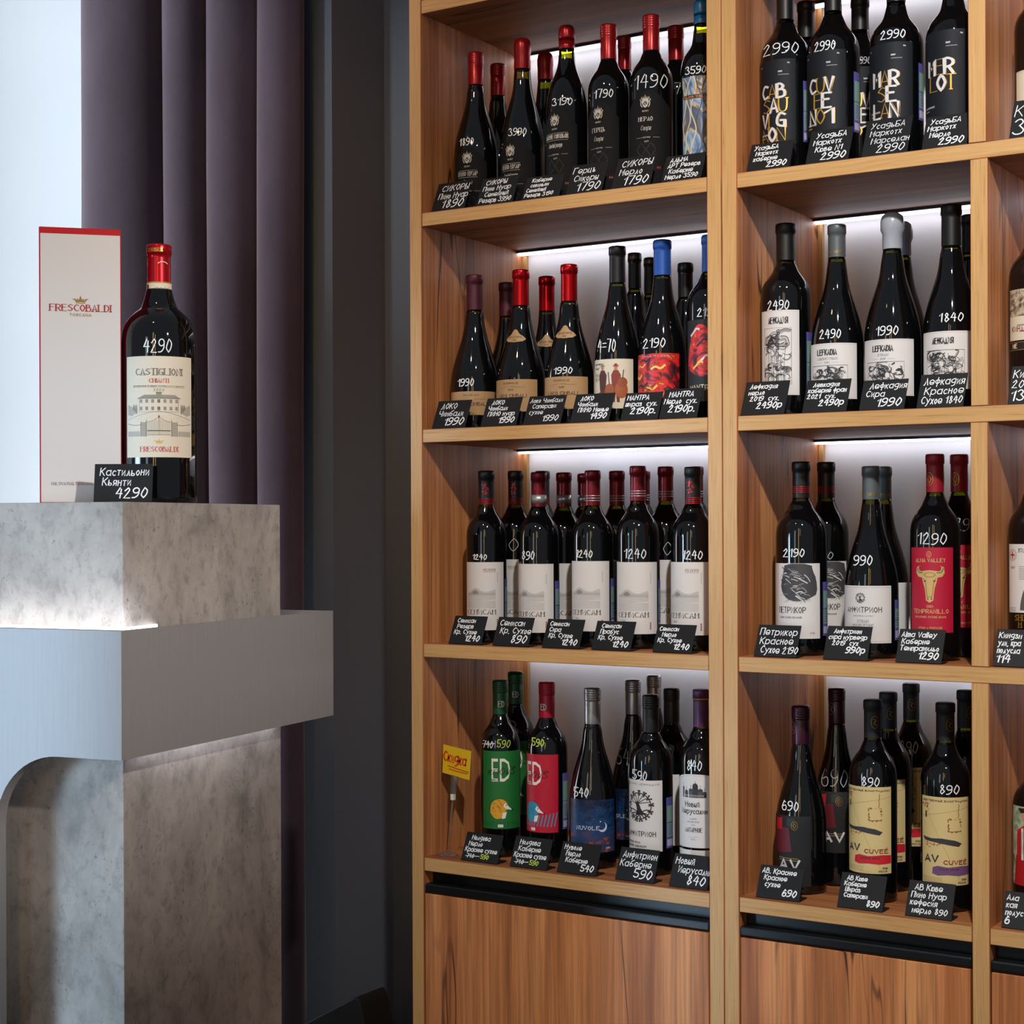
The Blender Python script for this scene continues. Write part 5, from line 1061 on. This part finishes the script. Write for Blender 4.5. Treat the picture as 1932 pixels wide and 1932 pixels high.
# ---------------------------------------------------------------- price cards
slate = M('chalkboard', '#0b0d11', .55, 0, .35)
def card(x, y, z, wd, ln, text, label, rz=0, lean=25, group=None, wgt=1.0):
    root = empty('price_card', (x, y, z+.0012), rz, label=label, cat='price card', group=group); a = math.radians(lean); th = .0014
    up = Vector((0, math.sin(a), math.cos(a))); nr = Vector((0, -math.cos(a), math.sin(a)))
    bm = bmesh.new(); c = [Vector((s*wd/2, 0, 0))+up*v for s, v in ((-1, 0), (1, 0), (1, ln), (-1, ln))]
    prism(bm, c, (0, 0, 0), tuple(-nr*th)); bev(bm, .0003, 1); add('board', bm, slate, root)
    bm = bmesh.new(); box(bm, -wd*.5, wd*.5, .0012, .034, .0001, .0012); add('foot', bm, slate, root)
    sh = Sheet(); half = text.startswith('~'); text = text.lstrip('~'); lines = text.split('/'); n = len(lines)
    wmax = wd*(.5 if half else .88); x0 = -wd*.44
    ld = lines[-1].replace('р', '').replace('.', '').isdigit(); mb = .0125 if ld and 'р' in lines[-1] else .0065
    pitch = (ln*.96-mb)/(n+(.22 if ld else 0)); y0 = ln*.96; rnd = random.Random(text)
    for i, t in enumerate(lines):
        last = i == n-1; dig = last and ld
        y0 -= pitch*(1.22 if dig else 1)
        hh = pitch*(1.0 if dig else .74); thick = (.0019 if dig else .00135)*wgt
        if t.startswith('#'):
            sh.hand('740', x0+.006, y0, hh*.85, wht, w=.0012, wmax=wd*.3); sh.line([(x0+.004, y0+hh*.3), (x0+wd*.42, y0+hh*.45)], .0011, wht); sh.hand('590', x0+wd*.46, y0, hh*.9, M('chalk_lime', '#b9d24a', .7), w=.0014, wmax=wd*.34)
        elif dig and not half: sh.hand(t, wd*.40, y0, hh, wht, w=thick, wmax=wmax*.78, align='r', slant=.15)
        else: sh.hand(t, x0+rnd.uniform(0, .12)*wd*(0 if half or len(t) > 10 else 1), y0, hh, wht, w=thick, wmax=wmax*.98, slant=.12)
    sh.finish('chalk_writing', root, lambda u, v, l: tuple(Vector((u, 0, 0))+up*v+nr*(.00012+.00008*l)), None)
    return root
CARDS = [
 ['L1', 0.0515, 0.012, 1.816, 0.0777, 0.0644, 'СИКОРЫ/Пино Нуар/1890', 'small black price card reading 1890, leftmost on the top shelf'],
 ['L1', 0.1551, 0.012, 1.816, 0.0823, 0.0616, 'СИКОРЫ/Пино Нуар/Семейный/Резерв 3990', 'small black price card reading 3990 on the top shelf'],
 ['L1', 0.2541, 0.012, 1.816, 0.082, 0.0507, 'Каберне/совиньон/Семейный/Резерв 3190', 'small black price card reading 3190 on the top shelf'],
 ['L1', 0.3446, 0.012, 1.816, 0.0759, 0.0637, 'Герцъ/Сикоры/1790', 'small black three-line price card reading 1790, fourth along the top shelf'],
 ['L1', 0.4393, 0.012, 1.816, 0.0786, 0.0649, 'СИКОРЫ/Мерло/1790', 'small black price card with thick 1790, second from the post on the top shelf'],
 ['L1', 0.5371, 0.012, 1.816, 0.0784, 0.0551, 'АЛЬМА/АРТ Резерв/Каберне/Мерло 3590', 'small black price card reading 3590 below the painted-label bottle'],
 ['L2', 0.0513, 0.012, 1.409, 0.0776, 0.0587, 'ЛОКО/Чимбали/1990', 'small black price card with bold 1990, leftmost on the second shelf'],
 ['L2', 0.1625, 0.012, 1.409, 0.0797, 0.0589, 'ЛОКО/Чимбали/ПИНО нуар/1990', 'small black four-line price card ending 1990, second on the second shelf'],
 ['L2', 0.2555, 0.012, 1.409, 0.0813, 0.0585, 'Локо Чимбали/Саперави/сухое/1990', 'small black price card in thin faint writing, third on the second shelf'],
 ['L2', 0.3545, 0.012, 1.409, 0.0817, 0.0576, 'ЛОКО/Чимбали/ПИНО Менье/1490', 'small black price card reading 1490 below the two-musicians bottle'],
 ['L2', 0.4541, 0.012, 1.409, 0.0753, 0.0547, 'МАНТРА/шираз  сух./2190р.', 'small black price card reading 2190 below the blue-foiled sloping bottle'],
 ['L2', 0.5295, 0.012, 1.409, 0.075, 0.0583, 'МАНТRА/Мерло  сух./2190р.', 'small black price card reading 2190, nearest the post on the second shelf'],
 ['L3', 0.0866, 0.012, 1.0058, 0.0751, 0.0565, 'Семисам/Резерв/Кр. Сухое/1240', 'small black price card on third shelf, leftmost, reading 1240'],
 ['L3', 0.1867, 0.012, 1.0058, 0.0802, 0.0568, 'Семисам/Кр. Сухое/890', 'small black price card on third shelf reading 890'],
 ['L3', 0.2933, 0.012, 1.0058, 0.0801, 0.0559, 'Семисам/Сира/Кр. Сухое/1240', 'small black price card reading 1240, third along the third shelf'],
 ['L3', 0.3964, 0.012, 1.0058, 0.0808, 0.055, 'Семисам/Прабус/Кр. Сухое/1240', 'small black price card reading 1240, fourth along the third shelf'],
 ['L3', 0.5165, 0.012, 1.0058, 0.0773, 0.0523, 'Семисам/Мерло/Кр. Сухое/1240', 'small black price card reading 1240, nearest the post on the third shelf'],
 ['L4', 0.1164, 0.012, 0.6036, 0.0829, 0.0543, 'Молдова/Мерло/Красное сухое/#740 590', 'small black price card with crossed-out price below the green-labelled bottle'],
 ['L4', 0.223, 0.012, 0.6036, 0.081, 0.057, 'Молдова/Каберне/Красное сухое/#740 590', 'small black price card with crossed-out price below the red hedgehog bottle'],
 ['L4', 0.3242, 0.012, 0.6036, 0.0829, 0.0569, 'Нуволе/Мерло/Каберне/540', 'small black price card reading 540 below the night-sky bottle'],
 ['L4', 0.4416, 0.012, 0.6036, 0.0788, 0.0588, 'Амфитрион/Каберне/590', 'small black price card reading 590 below the tree-label bottle'],
 ['L4', 0.5455, 0.012, 0.6036, 0.0748, 0.0583, 'Новый/Иерусалим/840', 'small black price card reading 840, cut off by the middle post'],
 ['R1', 0.6977, 0.012, 1.816, 0.0793, 0.0561, 'УсадьБА/Маркотх/каберне/2990', "small black price card reading 2990, leftmost on the second rack's top shelf"],
 ['R1', 0.8018, 0.012, 1.816, 0.0762, 0.0666, 'УсадьБА/Маркотх/Кюве N1/2990', "small black price card ending N1 and 2990, second on the second rack's top shelf"],
 ['R1', 0.8991, 0.012, 1.816, 0.0785, 0.0717, 'УсадьБА/Маркотх/Марселан/2990', 'small black price card in thinner writing below the MAR SE LAN lettered bottle'],
 ['R1', 0.9965, 0.012, 1.816, 0.0742, 0.0626, 'УсадьБА/Маркотх/Мерло/2990', 'small black price card below the MER LOT lettered bottle'],
 ['R2', 0.6864, 0.012, 1.409, 0.0813, 0.0639, 'Лефкадия/мерло/2019  сух./2490р', 'small black price card reading 2490 below the tall engraved label'],
 ['R2', 0.7956, 0.012, 1.409, 0.0785, 0.0609, 'Левкадия/каберне фран/2021  сух./2490р', 'small black price card reading 2490 and 2021 below the grey-foiled bottle'],
 ['R2', 0.893, 0.012, 1.409, 0.0773, 0.0551, 'Лефкадия/Сира/1990', 'small black price card reading 1990 below the grey wax-dipped bottle'],
 ['R2', 0.9882, 0.012, 1.409, 0.0773, 0.0601, 'Лефкадия/Красное/Сухое 1840', 'small black price card reading 1840 beside the narrow divider'],
 ['R3', 0.7075, 0.012, 1.0058, 0.0781, 0.057, 'Петрикор/Красное/Сухое 2190', 'small black price card reading 2190 below the rock-label bottle'],
 ['R3', 0.8302, 0.012, 1.0058, 0.0784, 0.0587, 'Амфитрион/сира мурведр/2019  сух/990р', 'small black price card reading 990 below the grey-foiled bottle'],
 ['R3', 0.952, 0.012, 1.0058, 0.0772, 0.0571, 'Alma Valley/Каберне/Темпранильо/1290', 'small black price card reading 1290 below the golden bull bottle'],
 ['R4', 0.7106, 0.012, 0.6036, 0.0799, 0.0554, 'АВ. Красное/Красное/сухое/690', 'small black price card reading 690 below the red-patched bottle'],
 ['R4', 0.8532, 0.012, 0.6036, 0.0792, 0.0582, 'АВ Кюве/Каберне/Шираз/Саперави/890', 'small black five-line price card reading 890 below the red brush stroke bottle'],
 ['R4', 0.9663, 0.012, 0.6036, 0.0775, 0.058, 'АВ Кюве/Пино Нуар/кефесия/мерло 890', 'small black price card reading 890 below the purple brush stroke bottle'],
 ['R1', 1.1314, 0.012, 1.816, 0.0684, 0.071, '~К/3', 'small black price card at the right edge of the top shelf'],
 ['R2', 1.1277, 0.012, 1.409, 0.0692, 0.0665, '~Кинд/2021/134', 'small black price card at the right edge, below the carved-relief label'],
 ['R3', 1.105, 0.012, 1.0058, 0.0716, 0.0616, '~Киндзм/ули, кра/полусла/114', 'small black price card at the right edge, below the red cross seal label'],
 ['R4', 1.1159, 0.012, 0.6036, 0.0705, 0.0574, '~Ала/кая/полус/6', 'small black price card at the right edge of the bottom shelf'],
]
for bay, x, y, z, wd, ln, text, label in CARDS:
    card(x, y, z, wd*.97, ln, text, label, group='price cards on the '+BAYN[bay], wgt=.75 if ('thin' in label or 'faint' in label) else 1)
card(-.03415, -.73642, ZT, .0890, .0590, 'Кастильони/Кьянти/4290', 'larger black price card reading 4290 on the pedestal, in front of the gift box', .565, 10)

# ---------------------------------------------------------------- clear discount holder on the bottom shelf
hd = empty('sign_holder', (.0252, .0448, .604), 0, label='clear plastic clip stand holding a yellow discount note, bottom shelf corner', cat='sign holder')
clear = M('clear_plastic', '#e8eef0', .06); clear.node_tree.nodes['Principled BSDF'].inputs['Transmission Weight'].default_value = .95; clear.node_tree.nodes['Principled BSDF'].inputs['IOR'].default_value = 1.15
bm = bmesh.new(); lathe(bm, [(0, 0), (.0195, 0), (.0205, .0008), (.0195, .002), (.006, .003), (.0045, .006), (.002, .009), (0, .0095)], 32); add('base', bm, clear, hd, True)
bm = bmesh.new(); tube(bm, [(0, 0, .006), (.006, 0, .06), (.0115, 0, .107)], .0021, 10); add('stem', bm, clear, hd, True)
bm = bmesh.new(); box(bm, .008, .0155, -.004, .004, .104, .116); bev(bm, .001); add('joint', bm, M('white_plastic', '#dcdad6', .4), hd)
bm = bmesh.new(); prism(bm, [(.0085, 0, .116), (.016, 0, .116), (.024, 0, .150), (.010, 0, .152)], (0, -.004, 0), (0, -.0015, 0)); prism(bm, [(.0085, 0, .116), (.016, 0, .116), (.024, 0, .150), (.010, 0, .152)], (0, .0015, 0), (0, .004, 0)); add('clip', bm, clear, hd)
nt = empty('discount_note', (.0252, .0448, .604), 0, label='yellow paper note with red handwritten word, held in the clear clip', cat='note')
TLn, TRn, BRn, BLn = Vector((-.0096, 0, .2084)), Vector((.0537, 0, .1995)), Vector((.0495, 0, .1447)), Vector((-.0123, 0, .1546))
bm = bmesh.new(); prism(bm, [BLn, BRn, TRn, TLn], (0, -.0004, 0), (0, .0003, 0)); add('paper', bm, M('yellow_paper', '#d8b416', .55), nt)
sh = Sheet(); rd = '#c8321a'
sh.hand('Скидка', .03, .45, .34, rd, w=.045, width=.80, slant=.1)
sh.line(smooth_line([(.2, .30), (.55, .27), (.95, .26)], 1), .03, rd); sh.line(smooth_line([(.25, .20), (.6, .18), (.92, .20)], 1), .03, rd)
sh.finish('red_writing', nt, lambda u, v, l: tuple((BLn*(1-u)+BRn*u)*(1-v)+(TLn*(1-u)+TRn*u)*v+Vector((0, -.0006-l*.0001, 0))), None)
